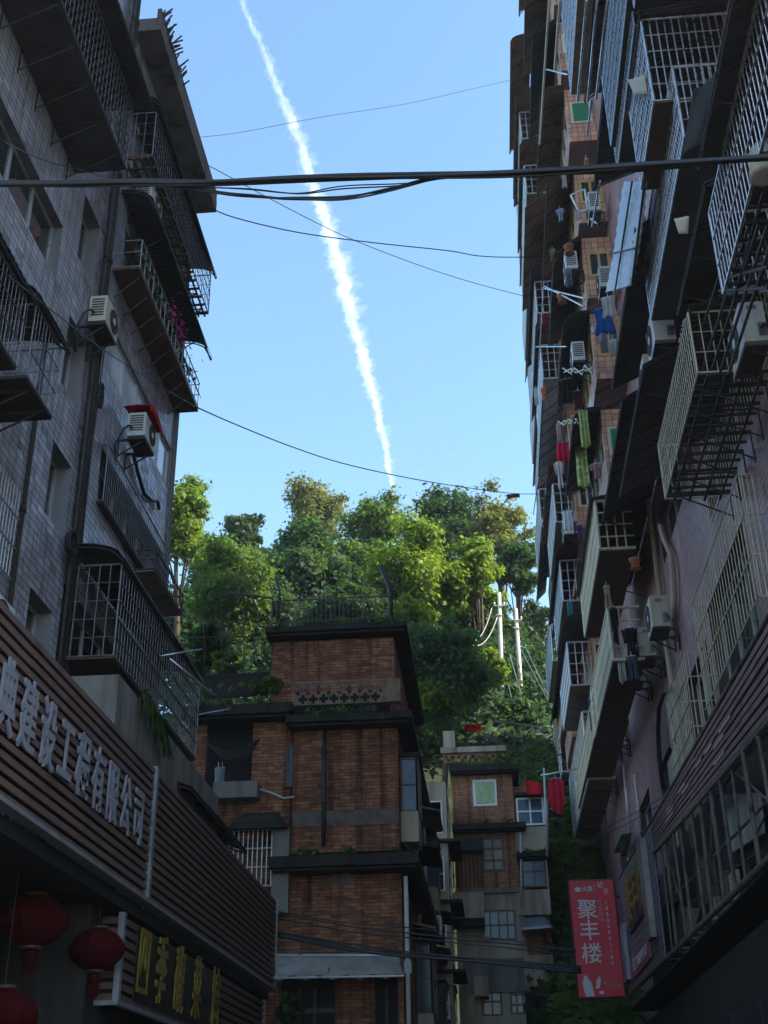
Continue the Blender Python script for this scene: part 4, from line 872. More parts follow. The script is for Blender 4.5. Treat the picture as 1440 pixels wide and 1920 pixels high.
# ================================================================== HILLSIDE: wall, hedge, poles, undergrowth
def P3(px, py, Y): return Vector(aty(px, py, Y))
RW = thing('retaining_wall', 'stone retaining wall with a pale coping and sloping concrete ribs below the ivy hedge', 'wall', (2, 58, 18))
q = MB(); t0, t1 = P3(880, 1352, 59), P3(1070, 1378, 57); bot0, bot1 = P3(870, 1405, 57), P3(1075, 1420, 55)
q.grid(lambda u, v: tuple((t0.lerp(t1, u)).lerp(bot0.lerp(bot1, u), v)+Vector((0, .05*math.sin(u*60+v*9), 0))), 24, 6, (0, .6, 0)); q.build('wall', mat('dark_stone', (.06, .062, .052), .9, 0, .5, 2.5, .6), RW)
q = MB(); q.grid(lambda u, v: tuple((t0.lerp(t1, u))+Vector((0, -.12+.5*v, .1))), 12, 1, (0, 0, .12)); q.build('coping', CONC, RW)
q = MB()
for a, b in (((905, 1375), (1050, 1500)), ((945, 1372), (1075, 1480)), ((870, 1410), (1075, 1425)), ((900, 1445), (1100, 1470)), ((1000, 1380), (1100, 1450)), ((940, 1425), (1060, 1540)), ((1000, 1500), (1100, 1520)), ((985, 1440), (1010, 1530))):
    A = P3(*a, 57.0-(a[1]-1375)/60); B_ = P3(*b, 57.0-(b[1]-1375)/55); pts = [A.lerp(B_, t)+Vector((.1*math.sin(t*9), 0, .08*math.sin(t*7))) for t in np.linspace(0, 1, 7)]
    for p0, p1 in zip(pts, pts[1:]):
        w_ = Vector((0, 0, .1)); D_ = Vector((0, .22, 0)); q.hexa([p0-w_, p1-w_, p1-w_+D_, p0-w_+D_, p0+w_, p1+w_, p1+w_+D_, p0+w_+D_])
q.build('slope_ribs', mat('weathered_rib', (.17, .165, .15), .9, 0, .4, 2, .3), RW)
q = MB(); q.grid(lambda u, v: tuple((bot0.lerp(bot1, u)).lerp(P3(950, 1560, 53).lerp(P3(1110, 1560, 52.5), u), v)+Vector((.1*math.sin(v*20+u*7),   .07*math.sin(u*17+v*11), .05*math.sin(u*13)))), 24, 14, (0, .3, 0)); q.build('rubble_slope', mat('rubble', (.07, .075, .05), .95, 0, .55, 1.6, .8, .2, False, (.03, .05, .02)), RW)
def ground_cover(lbl, nm, quad, Y, n, mt, leaf, th=.4, kind='stuff'):
    u = RNG.random(n)[:, None]; v = RNG.random(n)[:, None]; c = [np.array(P3(*p, yy)) for p, yy in zip(quad, Y)]
    P = (c[0]*(1-u)+c[1]*u)*(1-v)+(c[3]*(1-u)+c[2]*u)*v+RNG.normal(size=(n, 3))*th
    o = leaf_obj(nm, leaves(P, leaf, np.array((0, -.6, .6)), .6), mt); tag(o, lbl, None, None, kind); return o
hd_ = ground_cover('clipped ivy hedge on top of the retaining wall', 'ivy_hedge', ((893, 1322), (1012, 1326), (1014, 1372), (896, 1360)), (59.5, 59.5, 59, 59), 5200, ML['leaf_blue'], .15, .25)
del hd_['kind']; tag(hd_, 'clipped dark green ivy hedge on top of the stone retaining wall', 'hedge')
ground_cover('', 'undergrowth', ((868, 1356), (1068, 1384), (1074, 1440), (868, 1412)), (58.4, 56.6, 54.6, 56.6), 650, ML['leaf_blue'], .17, .16)
ground_cover('', 'undergrowth', ((900, 1420), (1110, 1400), (1110, 1570), (960, 1570)), (56.3, 55.5, 52.3, 52.6), 2200, ML['leaf_mid'], .18, .22)
ground_cover('', 'undergrowth', ((1000, 1560), (1130, 1545), (1150, 1700), (1000, 1700)), (53, 53, 51, 51), 5000, ML['leaf_mid'], .2, .3)
ground_cover('', 'undergrowth', ((1020, 1690), (1160, 1700), (1210, 1960), (1030, 1960)), (52, 50, 44, 46), 9000, ML['leaf_deep'], .19, .35)
ground_cover('', 'undergrowth', ((1060, 1830), (1170, 1830), (1210, 1960), (1060, 1960)), (46, 44, 41, 42), 2500, ML['leaf_mid'], .17, .3)
ground_cover('', 'undergrowth', ((620, 1250), (1080, 1230), (1080, 1350), (640, 1420)), (66, 70, 62, 60), 34000, ML['leaf_deep'], .17, .9)
ground_cover('', 'undergrowth', ((280, 1150), (720, 1100), (720, 1300), (280, 1350)), (72, 76, 62, 58), 34000, ML['leaf_deep'], .17, 1.)
q = MB(); a = P3(1012, 1362, 58.5); b = P3(1048, 1376, 57.5); q.box(a.x, b.x+1, a.y, a.y+1.5, a.z-.6, a.z); one(q, 'site_hut', FRMW, 'small white hut roof behind the right end of the retaining wall', 'hut')
q = MB(); a = P3(888, 1364, 57); 
for k in range(14): q.prism([(a.x+random.uniform(-.4, .4), a.y+random.uniform(-.2, .2), a.z+random.uniform(-.2, .2))]*1+[(a.x+random.uniform(-.5, .5), a.y, a.z+random.uniform(-.25, .25)) for _ in range(2)], (0, .04, .01))
one(q, 'red_flower_clump', RED, 'small red flower clump at the left end of the retaining wall', 'flowers')
def upole(lbl, top, bot, Y, r):
    A, B_ = P3(*top, Y), P3(*bot, Y); rt = thing('utility_pole', lbl, 'utility pole', B_, 'pale utility poles on the hill')
    q = MB(); q.bar(B_-Vector((0, 0, 2)), A, r, 12, r*.72, True); q.build('shaft', POLEM, rt)
    q = MB(); d = Vector((.9, .2, .05))
    for t, l in ((.12, .7), (.2, .45)): c = A.lerp(B_, t); q.bar(c-d*l*.5+Vector((0, -r, 0)), c+d*l*.5+Vector((0, -r, 0)), .035)
    q.build('crossarm', FRM, rt)
    for t in (-.3, .3):
        c = A.lerp(B_, .12)+d*t+Vector((0, -r, .06)); q = MB(); q.lathe([(.03, 0), (.06, .04), (.03, .07), (.05, .11), (.02, .15)], c, 8); q.build('insulator', WHT, rt)
    return A
pa = upole('taller pale utility pole above the hedge, left of the pair', (936, 1112), (940, 1335), 62, .14)
pb = upole('shorter leaning pale utility pole, right of the pair', (967, 1142), (979, 1335), 63, .14)
def wire(lbl, pts, r, name='overhead_wire', mt=BLK, cat='wire', group=None): q = MB(); q.tube(pts, r, 5); return one(q, name, mt, lbl, cat, group)
def sag(a, b, s, n=16): a = Vector(a); b = Vector(b); return [a.lerp(b, t)-Vector((0, 0, s*4*t*(1-t))) for t in np.linspace(0, 1, n)]
wire('pale cable looping left from the taller utility pole into the trees', sag(P3(922, 1140, 61.8), P3(868, 1190, 60), 1.0), .024, mt=POLEM)
wire('second pale cable looping from the taller utility pole, lower', sag(P3(932, 1158, 61.8), P3(876, 1202, 60), .8), .024, mt=POLEM)
for i, (a, b, l) in enumerate((((975, 1215), (1052, 1360), 'thick green guy wire fanning out right of the leaning pole'), ((984, 1210), (1058, 1372), 'second green guy wire, rightmost beside the leaning pole'), ((955, 1225), (985, 1330), 'thin guy wire between the two utility poles'), ((945, 1250), (964, 1330), 'faint guy wire just right of the taller pole'))):
    wire(l, [P3(*a, 62.5), P3(*b, 59)], .025, mt=mat('green_guy_wire', (.10, .2, .15), .6))

# ================================================================== TREES
T = tree
T('bright yellow green tree rising beside the left building edge', 'broadleaf_tree', 340, 1000, 54, 112, 64, 24, ML['leaf_bright'], .19, 6500, 40, seed=1)
T('tall dark thin crowned tree against the sky, left of centre', 'broadleaf_tree', 464, 1010, 50, 80, 82, 32, ML['leaf_deep'], .22, 3200, 24, seed=2)
T('feathery mid green tree in front on the left slope', 'bamboo_tree', 425, 1110, 88, 98, 60, 20, ML['leaf_mid'], .16, 13000, 60, seed=3)
T('tall brownish olive tree standing against the sky left of centre', 'broadleaf_tree', 590, 985, 72, 96, 84, 32, ML['leaf_olive'], .22, 5500, 42, seed=4)
T('round mid green tree in the middle of the wooded slope', 'broadleaf_tree', 572, 1065, 85, 82, 72, 26, ML['leaf_blue'], .22, 10000, 54, seed=5)
T('green tree on the skyline right below the vapour trail', 'broadleaf_tree', 700, 995, 76, 82, 80, 32, ML['leaf_mid'], .22, 5000, 40, seed=6)
T('sunlit yellow green tree behind the roof railing, brightest of all', 'broadleaf_tree', 760, 1075, 92, 98, 66, 22, ML['leaf_bright'], .2, 12000, 64, seed=7)
T('dark open crowned tree on the skyline right of centre', 'broadleaf_tree', 836, 1000, 62, 104, 82, 30, ML['leaf_deep'], .24, 5000, 40, seed=8)
T('tall airy tree with yellowish top beside the right building', 'broadleaf_tree', 940, 985, 64, 96, 76, 26, ML['leaf_olive'], .2, 3800, 40, seed=9, tight=.27)
T('dark airy lower crown in front of the tall yellowish tree', 'broadleaf_tree', 968, 1075, 56, 66, 74, 26, ML['leaf_deep'], .22, 3600, 34, seed=10, tight=.27)
T('bright green spreading tree left of the utility poles', 'broadleaf_tree', 893, 1090, 72, 74, 68, 22, ML['leaf_bright'], .2, 7500, 46, seed=11)
T('large dark feathery tree in front, just right of the brick house', 'bamboo_tree', 822, 1270, 92, 120, 54, 14, ML['leaf_blue'], .15, 18000, 70, seed=12)
T('deep green tree behind the utility poles', 'broadleaf_tree', 900, 1190, 70, 78, 72, 22, ML['leaf_deep'], .22, 8000, 46, seed=13)
T('dark green tree filling the gap beside the right building', 'broadleaf_tree', 1030, 1265, 76, 72, 70, 20, ML['leaf_deep'], .22, 9000, 46, seed=14)
T('shaded tree low on the left slope behind the balcony cage', 'broadleaf_tree', 345, 1160, 60, 84, 66, 20, ML['leaf_deep'], .22, 7500, 40, seed=15)
T('shaded tree directly behind the roof railing', 'broadleaf_tree', 640, 1155, 88, 62, 62, 20, ML['leaf_deep'], .2, 9000, 46, seed=16)
T('yellowish leafy sapling between the brick house tree and the poles', 'sapling', 908, 1255, 34, 40, 58, 19, ML['leaf_bright'], .16, 1500, 16, seed=17, trunk=False)
T('low bright tree rising just behind the rooftop room', 'broadleaf_tree', 775, 1165, 62, 44, 57, 20, ML['leaf_bright'], .18, 4500, 30, seed=18)
T('dark tree deep between the left slope trees', 'broadleaf_tree', 505, 1150, 70, 70, 66, 20, ML['leaf_deep'], .22, 7500, 40, seed=19)
T('far dark tree behind the shaded skyline on the right', 'broadleaf_tree', 1010, 1170, 44, 50, 86, 26, ML['leaf_deep'], .24, 2500, 24, seed=20)

T('mid green tree filling the slope between the tall olive tree and the feathery one', 'broadleaf_tree', 495, 1085, 66, 66, 70, 24, ML['leaf_blue'], .2, 6000, 44, seed=31)
T('fresh green tree behind the brightest crown, left of it', 'broadleaf_tree', 672, 1060, 70, 66, 74, 26, ML['leaf_mid'], .2, 6500, 44, seed=32)
T('shaded green tree low between the brightest crown and the utility poles', 'broadleaf_tree', 850, 1135, 66, 60, 72, 24, ML['leaf_mid'], .2, 6000, 40, seed=33)
T('slim bluish green tree rising behind the brightest crown, right of it', 'broadleaf_tree', 800, 1030, 56, 70, 78, 28, ML['leaf_blue'], .2, 5000, 40, seed=34)
T('dense shaded tree low at the left edge of the wooded slope', 'broadleaf_tree', 400, 1060, 56, 60, 72, 24, ML['leaf_mid'], .2, 5000, 36, seed=35)

# ================================================================== VAPOUR TRAIL
def vapour(name, dens):
    cm = bpy.data.materials.new(name); cm.use_nodes = True; nt = cm.node_tree
    for n_ in list(nt.nodes):
        if n_.type == 'BSDF_PRINCIPLED': nt.nodes.remove(n_)
    pv = N(nt, 'ShaderNodeVolumePrincipled'); pv.inputs['Color'].default_value = (1, 1, 1, 1); pv.inputs['Density'].default_value = dens; pv.inputs['Anisotropy'].default_value = .2
    nt.links.new(pv.outputs[0], [n_ for n_ in nt.nodes if n_.type == 'OUTPUT_MATERIAL'][0].inputs['Volume']); return cm
from mathutils import noise
ZC = 900.
def plume(ct, NS, NR, scale, rough, freq, side, seed, ZC=900.):
    def at(t):
        i = min(int(t*(len(ct)-1)), len(ct)-2); f = t*(len(ct)-1)-i; a, b = ct[i], ct[i+1]; return [a[k]*(1-f)+b[k]*f for k in range(3)]
    q = MB()
    for i in range(NS+1):
        px_, py_, w_ = at(i/NS); w_ = max(w_, .5); px_ += 4.5*noise.noise(Vector((i*.03, 5, 7)))+3.2*noise.noise(Vector((i*.085, 5, 2))); c = atz(px_, py_, ZC); r_ = w_*np.linalg.norm(c-CAM)/F*scale
        lump = 1+.4*noise.noise(Vector((i*.09, 3+seed, 0)))
        for j in range(NR):
            a = 2*PI*j/NR; nn = noise.fractal(Vector((i*.16*freq, 1.3*math.cos(a)+seed, 1.3*math.sin(a))), .55, 2.2, 5)
            f = max(.08, lump*(1+rough*nn)); dr = Vector((math.cos(a), .15*math.sin(a), math.sin(a)))
            q.v.append(tuple(Vector(c)+dr*r_*f*(side if math.cos(a) > 0 else 1)))
    for i in range(NS):
        for j in range(NR): a = i*NR+j; b = i*NR+(j+1) % NR; q.f.append((a, a+NR, b+NR, b)); q.sm.append(True)
    q.f.append(tuple(range(NR))); q.f.append(tuple(NS*NR+NR-1-j for j in range(NR))); q.sm += [False]*2
    return q
ct = [(445, -30, 7), (460, 20, 7), (500, 110, 9), (540, 215, 12), (570, 295, 13), (590, 360, 15), (612, 425, 17), (634, 495, 18), (652, 570, 17), (672, 640, 14), (690, 715, 13), (706, 770, 10), (722, 830, 9), (732, 890, 7), (738, 945, 3)]
vt = thing('vapour_trail', 'long white vapour trail crossing the blue sky from the top down to the trees', 'vapour trail', atz(600, 400, ZC))
plume(ct, 460, 28, .5, 1.15, 1.1, 1.15, 0).build('trail_core', vapour('vapour_core', .036), vt)
plume(ct, 460, 28, .72, 1.3, 1.25, 1.4, 9, 990.).build('trail_fringe', vapour('vapour_fringe', .009), vt)
for lbl, c_, d_ in (('faint wisp of cloud right of the vapour trail, upper one', [(690, 800, 1), (725, 760, 16), (748, 725, 30), (775, 690, 24), (800, 660, 2)], .0012), ('faint wisp of cloud low beside the end of the vapour trail', [(745, 930, 1), (765, 890, 20), (790, 850, 34), (815, 810, 20), (830, 780, 2)], .0012), ('second faint low wisp of cloud, nearer the right building', [(800, 930, 1), (830, 890, 26), (845, 850, 30), (850, 810, 2)], .001)):
    one(plume(c_, 90, 24, 1.3, 1.1, 1.1, 1., len(lbl), 1200.+4*len(lbl)), 'wispy_cloud', vapour('wisp', d_), lbl, 'cloud', 'faint cloud wisps')

# ================================================================== RIGHT APARTMENT BUILDING
RB = thing('apartment_building', 'tall purple and orange tiled apartment block crowded with cages, awnings and washing', 'building', (XR, 30, 0))
MPR = mpx(XR, 1)
TOPZ = 52.
rw_holes = [(19.6, 23.6, 9.3, 11.3), (24.2, 27.2, 8.6, 10.95), (29.0, 33.0, 7.9, 10.6), (35.5, 38.5, 8.0, 10.8), (42, 45, 8.2, 10.8), (15.0, 22.0, 12.6, 13.9), (8.5, 14.5, 11, 13), (24, 28, 17.2, 19), (24, 28, 20.4, 22.2), (24, 28, 14.4, 15.8)]
q = MB(); ZS, YE = 16.6, 53.5
wall_holes(MPR, 7, 57.8, 0, ZS, [h_ for h_ in rw_holes if h_[3] < ZS], q); wall_holes(MPR, 7, YE, ZS, TOPZ, [h_ for h_ in rw_holes if h_[2] > ZS], q); q.quad((XR, YE, ZS), (XR, 57.8, ZS), (20, 57.8, ZS), (20, YE, ZS)); q.quad((XR, 57.8, 0), (20, 57.8, 0), (20, 57.8, ZS), (XR, 57.8, ZS)); q.quad((XR, YE, ZS), (20, YE, ZS), (20, YE, TOPZ), (XR, YE, TOPZ)); q.quad((XR, 7, 0), (XR, 7, TOPZ), (20, 7, TOPZ), (20, 7, 0)); q.quad((XR, 7, TOPZ), (20, 7, TOPZ), (20, YE, TOPZ), (XR, YE, TOPZ)); q.build('wall', TILE_P, RB)  # near end held back out of view, opening the street to sky light
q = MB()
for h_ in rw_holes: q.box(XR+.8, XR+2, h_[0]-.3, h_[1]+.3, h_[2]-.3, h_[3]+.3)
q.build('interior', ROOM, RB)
for i, h_ in enumerate(rw_holes): window(RB, MPR, h_, depth=.22, cols=2 if i in (2, 3) else 3, frame=FRMC if i in (1, 2, 3, 4) else FRM, pane=GL, fw=.07, reveal=mat('purple_reveal', (.10, .05, .055), .6))
XBF = 3.9
# --- projecting bays with orange tile sides (column A at y 29.8, column C at 39, column D at 47.5)
def bay(y0, y1, zb, zt, zw0, zw1, xo, fr, pn, cur=None, wm=TILE_O, nm='bay'):
    q = MB(); e = xo
    # near side wall with window hole
    wall_holes(mpy(y0), e, XR, zb, zt, [(e+.12, XR-.08, zw0, zw1)], q); q.build(nm, wm, RB); q = MB()
    q.quad((e, y1, zb), (e, y1, zt), (XR, y1, zt), (XR, y1, zb)); q.build(nm, wm, RB)
    q = MB(); wall_holes(mpx(e, 1), y0, y1, zb, zt, [(y0+.15, y1-.15, zw0, zw1)], q); q.quad((e, y0, zb), (XR, y0, zb), (XR, y1, zb), (e, y1, zb)); q.build(nm, TILE_K, RB)
    window(RB, mpy(y0), (e+.12, XR-.08, zw0, zw1), depth=.03, cols=2 if XR-e < 1.2 else 2, frame=fr, pane=pn if cur is None else glass('clear_dark_glass', (.02, .03, .03), .05), fw=.09, thick=.08, frame_d=-.03, curtain=cur)
    window(RB, mpx(e, 1), (y0+.15, y1-.15, zw0, zw1), depth=.03, cols=4, frame=fr, pane=GLS, fw=.07, thick=.06, frame_d=-.01)
    q = MB(); q.box(e+.15, XR-.05, y0+.3, y1-.3, zb+.05, zt-.05); q.build('interior', ROOM, RB)
colA = [17.85, 21.2, 24.1, 27.0, 30.4, 33.6, 36.8, 40.0]
styleA = [(FRMC, GREEN), (FRMT, None), (FRMT, None), (FRMT, None), (FRMC, GREEN), (FRMC, None), (FRMC, None), (FRMC, None)]
for zb, (fr_, cu_) in zip(colA, styleA): bay(29.8, 34.0, zb, zb+2.3, zb+.78, zb+1.72, XBF, fr_, GL, cu_)
colC = [15.3, 18.4, 21.5, 24.6, 27.7, 30.8, 33.9, 37, 40.1, 43.2]
for k, zb in enumerate(colC): bay(40.0, 44.5, zb, zb+2.2, zb+.85, zb+1.75, XBF+.05, FRMC, GL, None)
def xsil(z, Y, off=0):
    """wall-side limit so the far stack keeps the photo's skyline"""
    tab = [(13, 1062), (16, 1045), (19, 1040), (21.5, 1026), (24, 1012), (27, 1012), (29.5, 1006), (31.5, 1003), (33, 1000), (36, 990), (39, 985), (42, 978), (45, 975), (48, 966), (51, 960), (54, 963), (57, 970), (60, 972)]
    px = np.interp(z, [t[0] for t in tab], [t[1] for t in tab]); return lin(0, 0, (0, Y, z), px+off)
colD = [16.3, 19.4, 22.5, 25.6, 28.7, 31.8, 34.9, 38.0, 41.1, 44.2, 47.3]
for k, zb in enumerate(colD):
    xo = max(3.25, xsil(zb+1, 50)+.5); bay(48.5, 53, zb, zb+2.2, zb+.9, zb+1.8, min(xo, XR-.35), FRMC, GL, None, TILE_O)
# pipes of the purple wall
q = MB(); q.tube([(XR-.12, 28.4, z) for z in (7.5, 11, 15, 19)], .07, 8); q.build('drain_pipe', PLAST, RB)
q = MB(); q.tube([atx(*p, XR-.12) for p in ((1238, 985), (1245, 1010), (1258, 1040), (1262, 1070), (1264, 1120), (1263, 1160))], .07, 8); q.build('drain_pipe', PLAST, RB)
q = MB(); q.tube([atx(*p, XR-.2) for p in ((1262, 1292), (1245, 1300), (1236, 1325), (1234, 1370), (1236, 1420), (1244, 1480))], .06, 8); q.build('black_conduit', BLK, RB)
for px_, pa_, pb_ in ((1169, 1435, 1560), (1190, 1452, 1560)): q = MB(); q.tube([atx(px_, pa_, XR-.1), atx(px_+12, pb_, XR-.1)], .04, 6); q.build('white_conduit', WHITEB, RB)
q = MB(); q.box(XR-.02, XR-.01, 29.6, 31.4, 9.0, 10.3); q.build('cream_panel', CREAMS, RB)

NA = [0]
ords = ['lowest', 'second', 'third', 'fourth', 'fifth', 'sixth', 'seventh', 'eighth', 'ninth', 'tenth', 'eleventh', 'twelfth', 'topmost']
# --- column A awnings over the bay fronts
aw_style = [(AWN, True, 'black curved'), (AWN_G, True, 'dark green arched'), (AWN, False, 'black flat'), (AWN_B, False, 'brown flat'), (AWN_B, True, 'brown rounded'), (AWN_G, False, 'greenish grey flat'), (AWN_B, False, 'wide brown flat'), (AWN_B, True, 'brown ribbed')]
for k, zb in enumerate(colA):
    mt, ar, nm = aw_style[k]
    awning(f'{nm} awning over the orange tiled bay, {ords[k]} of that column', 1, 3.0 if not ar else 3.05, XBF, 29.5, 34.4, zb+1.78-(0 if ar else .25), zb+2.25, mt, ar, group='awnings over the orange bays')
# --- column C awnings / cages
nmsC = [('cage', 1), ('AWN', 0), ('AWN_B', 1), ('blue', 0), ('AWN_B', 1), ('cage', 0), ('AWN_B', 0), ('AWN_B', 1), ('AWN_B', 0), ('AWN_B', 1)]
for k, zb in enumerate(colC):
    ty, ar = nmsC[k]; mt = {'AWN': AWN, 'AWN_B': AWN_B, 'blue': BLUEP, 'cage': AWN}[ty]
    awning(f'{"curved" if ar else "sloping"} {"black" if mt is AWN else "brown" if mt is AWN_B else "pale blue"} awning in the middle stack of bays, {ords[k]} counting up', 1, 2.95, XBF, 38.6, 45.5, zb+1.9-.3*(not ar), zb+2.35, mt, bool(ar), group='awnings of the middle stack')
    if ty == 'cage' or k in (1, 2, 4, 5, 7, 8): cage(f'{"panelled pale blue" if k in (1, 4, 7) else "steel"} cage on the middle stack of bays, level with its {ords[k]} awning', 1, 3.15, XBF, 39.5, 44.5, zb+.05, zb+1.6, bar=FRM, sp=.2, hb=3, r=.018, tray=AWN_B, solid=BLUEP if k in (1, 4, 7) else None, group='cages of the middle stack')
# --- column D (skyline) awnings and glazed cages
for k, zb in enumerate(colD):
    xo = xsil(zb+2, 47.3); xw_ = min(XR-.1, max(xo+.5, 3.3))
    xo += .28*(k % 2)
    awning(f'{"flat" if k % 3 else "rounded"} awning at the far skyline edge of the tall block, {ords[k]} counting up', 1, xo, xw_, 47.2, 53.4, zb+1.95, zb+2.45, AWN_B if k > 3 else AWN, k % 3 == 0, group='awnings at the skyline edge')
    if k >= 3 or k == 1:
        xc = xsil(zb+.8, 47.8)+(.02 if k % 2 else .16); cage(f'{"glazed" if k % 2 else "barred"} cage at the far skyline edge of the tall block, {ords[k]} counting up', 1, xc, max(xc+.6, 3.4), 47.7, 53, zb-.1, zb+1.75, bar=FRM, sp=.25, hb=3, r=.02, tray=AWN_B, solid=BLUEP if k % 2 else None, group='cages at the skyline edge')
# --- low cream panelled cages
def creamcage(lbl, xo, nb, fbx, nty, depth, back=None, aw=None, xw_=None):
    y0, y1, z0, z1 = face(xo, nb, fbx, nty); cage(lbl, 1, xo, (xw_ or xo+depth), y0, y1, z0, z1, bar=CREAM, sp=.22, hb=3, r=.022, solid=CREAMS, tray=AWN_R, back=back, awn=aw, awn_mat=AWN, over=.15)
    return y0, y1, z0, z1
creamcage('cream panelled cage with a red curtain behind its white bars, at the far end', 3.5, (1062, 1308), 1044, 1222, .75, RED)
creamcage('long cream panelled cage with white end bars below the polka dot curtain', 3.3, (1125, 1030), 1098, 940, .9, None, .15)
creamcage('cream panelled cage above the washing and the purple wall air conditioners', 3.5, (1150, 1238), 1117, 1140, .8, None, None)
creamcage('lower cream panelled cage overhanging the purple wall near its far end', 3.5, (1122, 1352), 1085, 1290, .9, None, None)
y0, y1, z0, z1 = face(3.6, (1104, 1460), 1078, 1335); cage('slatted white cage above the hanging red coat', 1, 3.6, 4.5, y0, y1, z0, z1, bar=WHITEB, sp=.3, hb=12, r=.025, tray=AWN_B, brackets=3)
q = MB(); P = atx(1062, 1500, 3.7); q.box(3.45, XR-.01, P[1]-2, P[1]+3, P[2]+.5, P[2]+.62)
for y in np.arange(P[1]-1.9, P[1]+3, .5): q.box(3.5, XR-.02, y, y+.06, P[2]+.4, P[2]+.498)
one(q, 'balcony_slab', CONC_D, 'dark ribbed underside of the lowest far balcony above the red coat', 'balcony')
q = MB()
for i, y in enumerate(np.linspace(P[1]-2, P[1]+3, 26)): q.bar((3.5, y, P[2]+.66), (3.5, y, P[2]+2.6), .02)
for z in np.linspace(.7, 2.6, 6): q.bar((3.47, P[1]-2, P[2]+z), (3.47, P[1]+3, P[2]+z), .022)
for x in np.linspace(3.5, 4.7, 6): q.bar((x, P[1]-2, P[2]+.66), (x, P[1]-2, P[2]+2.6), .02)
one(q, 'balcony_cage', FRM, 'dark lattice cage on the lowest far balcony above the red coat', 'window cage')
# --- column B: long black awnings in the middle of the block
def longawn(lbl, xo, near, far, wallz=.6, mt=AWN, stays=3, arch=False, xw_=XR):
    A = atx(*far, xo); y0 = lin(0, 1, (xo, 0, A[2]), near); awning(lbl, 1, xo, xw_-.02, y0, A[1], A[2], A[2]+wallz, mt, arch, stays=stays)
    return y0, A
longawn('long black awning under the green curtained window, lowest of the black ones', 3.4, 1165, (1102, 1140), .75)
longawn('long black awning beside the polka dot curtain, second lowest of the black ones', 3.4, 1205, (1160, 932), .7)
longawn('long black awning just below the pale blue panel awning', 3.3, 1190, (1146, 728), .7)
longawn('black awning right of the stacked fans, sheltering the steel cage', 3.5, 1320, (1268, 590), .6)
longawn('dark canopy reaching from the top right corner over the nearest cage', 3.3, 1440, (1306, 318), .8, AWN, 2)
longawn('long dark awning near the top right, with steel tubes along its edge', 3.1, 1200, (1095, 190), .5, AWN_B, 0, True)
longawn('dark green awning hanging under the steel tubes at the upper right', 3.3, 1150, (1112, 352), .6, AWN_G, 0)
# pale blue panel awning = nearly vertical sheet on the cage line
pb_ = thing('panel_awning', 'pale blue weathered panel awning seen edge on below the cable bundle', 'awning', (3.3, 19, 17))
A0, A1 = Vector(atx(1212, 338, 3.3)), Vector(atx(1196, 545, 3.3)); B0, B1 = Vector(atx(1160, 338, 3.3)), Vector(atx(1136, 545, 3.3))
ya, za = A0.y, A0.z
Wd = [Vector(atx(*p, 3.3)) for p in ((1211, 340), (1187, 535), (1134, 548), (1172, 340))]
q = MB(); q.grid(lambda u, v: tuple((Wd[0].lerp(Wd[1], u)).lerp(Wd[3].lerp(Wd[2], u), v)+Vector((.012*math.sin(u*60)+.03*math.sin(v*5+u*4), 0, 0))), 40, 6, (.015, 0, 0)); q.build('sheet', BLUEP, pb_)
q = MB(); q.bar(Wd[0]+Vector((-.02, 0, 0)), Wd[1]+Vector((-.02, 0, 0)), .022)
q.bar(Wd[0].lerp(Wd[3], .5)+Vector((-.05, 0, 0)), Wd[1].lerp(Wd[2], .5)+Vector((-.05, 0, 0)), .018); q.bar(Wd[0].lerp(Wd[1], .62)+Vector((-.05, 0, 0)), Wd[3].lerp(Wd[2], .62)+Vector((-.05, 0, 0)), .02); q.build('frame', IRON, pb_)
# --- big steel cages, nearest part of the block
cage('big steel cage with its barred end facing the street, high at the top right', 1, 3.3, XR-.05, 14.5, 16.5, 16.35, 18.2, sp=.12, hb=4, r=.012, tray=AWN_R, awn=.2, awn_mat=AWN, over=.05)
def cage_tip(lbl, xo, fb_, ft, ln_, **k):
    yy, z0, z1 = face2(xo, fb_, ft); return cage(lbl, 1, xo, XR-.05, yy-ln_, yy, z0, z1, **k)
cage_tip('steel cage just past the big one, above the pale blue panel awning', 3.4, (1158, 318), 205, 3.6, sp=.11, hb=4, r=.008, tray=AWN, awn=.15, over=.05)
cage_tip('upper steel cage with blue sheen, its tip beside the dark green awning', 3.3, (1146, 273), 140, 5.5, sp=.11, hb=4, r=.008, tray=AWN, awn=.2, over=.05)
cage_tip('small bluish steel cage high beside the steel tubes', 3.7, (1071, 176), 20, 4.0, sp=.13, hb=4, r=.01, tray=AWN_B, awn=.2, over=.05)
cage_tip('steel cage above the big one at the top edge of the view', 3.3, (1190, 15), -150, 4.5, sp=.12, hb=3, r=.009, tray=AWN, awn=.2, over=.05)
yy, z0, z1 = face2(3.6, (1357, 551), 401); cage('nearest steel cage at the right edge, bars slanting across its long front', 1, 3.6, XR-.1, 8.5, yy, z0, z1, sp=.15, hb=2, r=.011, tray=IRON, traylat=True, near=False, far=True, awn=None)
yy, z0, z1 = face2(3.6, (1222, 598), 480); cage('narrow steel cage beside the stacked fans, right of the pale blue panel awning', 1, 3.6, XR-.1, 14.2, yy, z0, z1, sp=.11, hb=3, r=.012, tray=AWN, near=True)
y0, y1, z0, z1 = face(3.6, (1308, 699), 1248, 596); cage('cream barred steel cage on iron lattice floor, just above the purple tiled wall', 1, 3.6, XR-.1, y0, y1, z0, z1+.1, bar=CREAM, sp=.15, hb=2, r=.008, tray=IRON, traylat=True, brackets=6, awn=.2, over=.0)
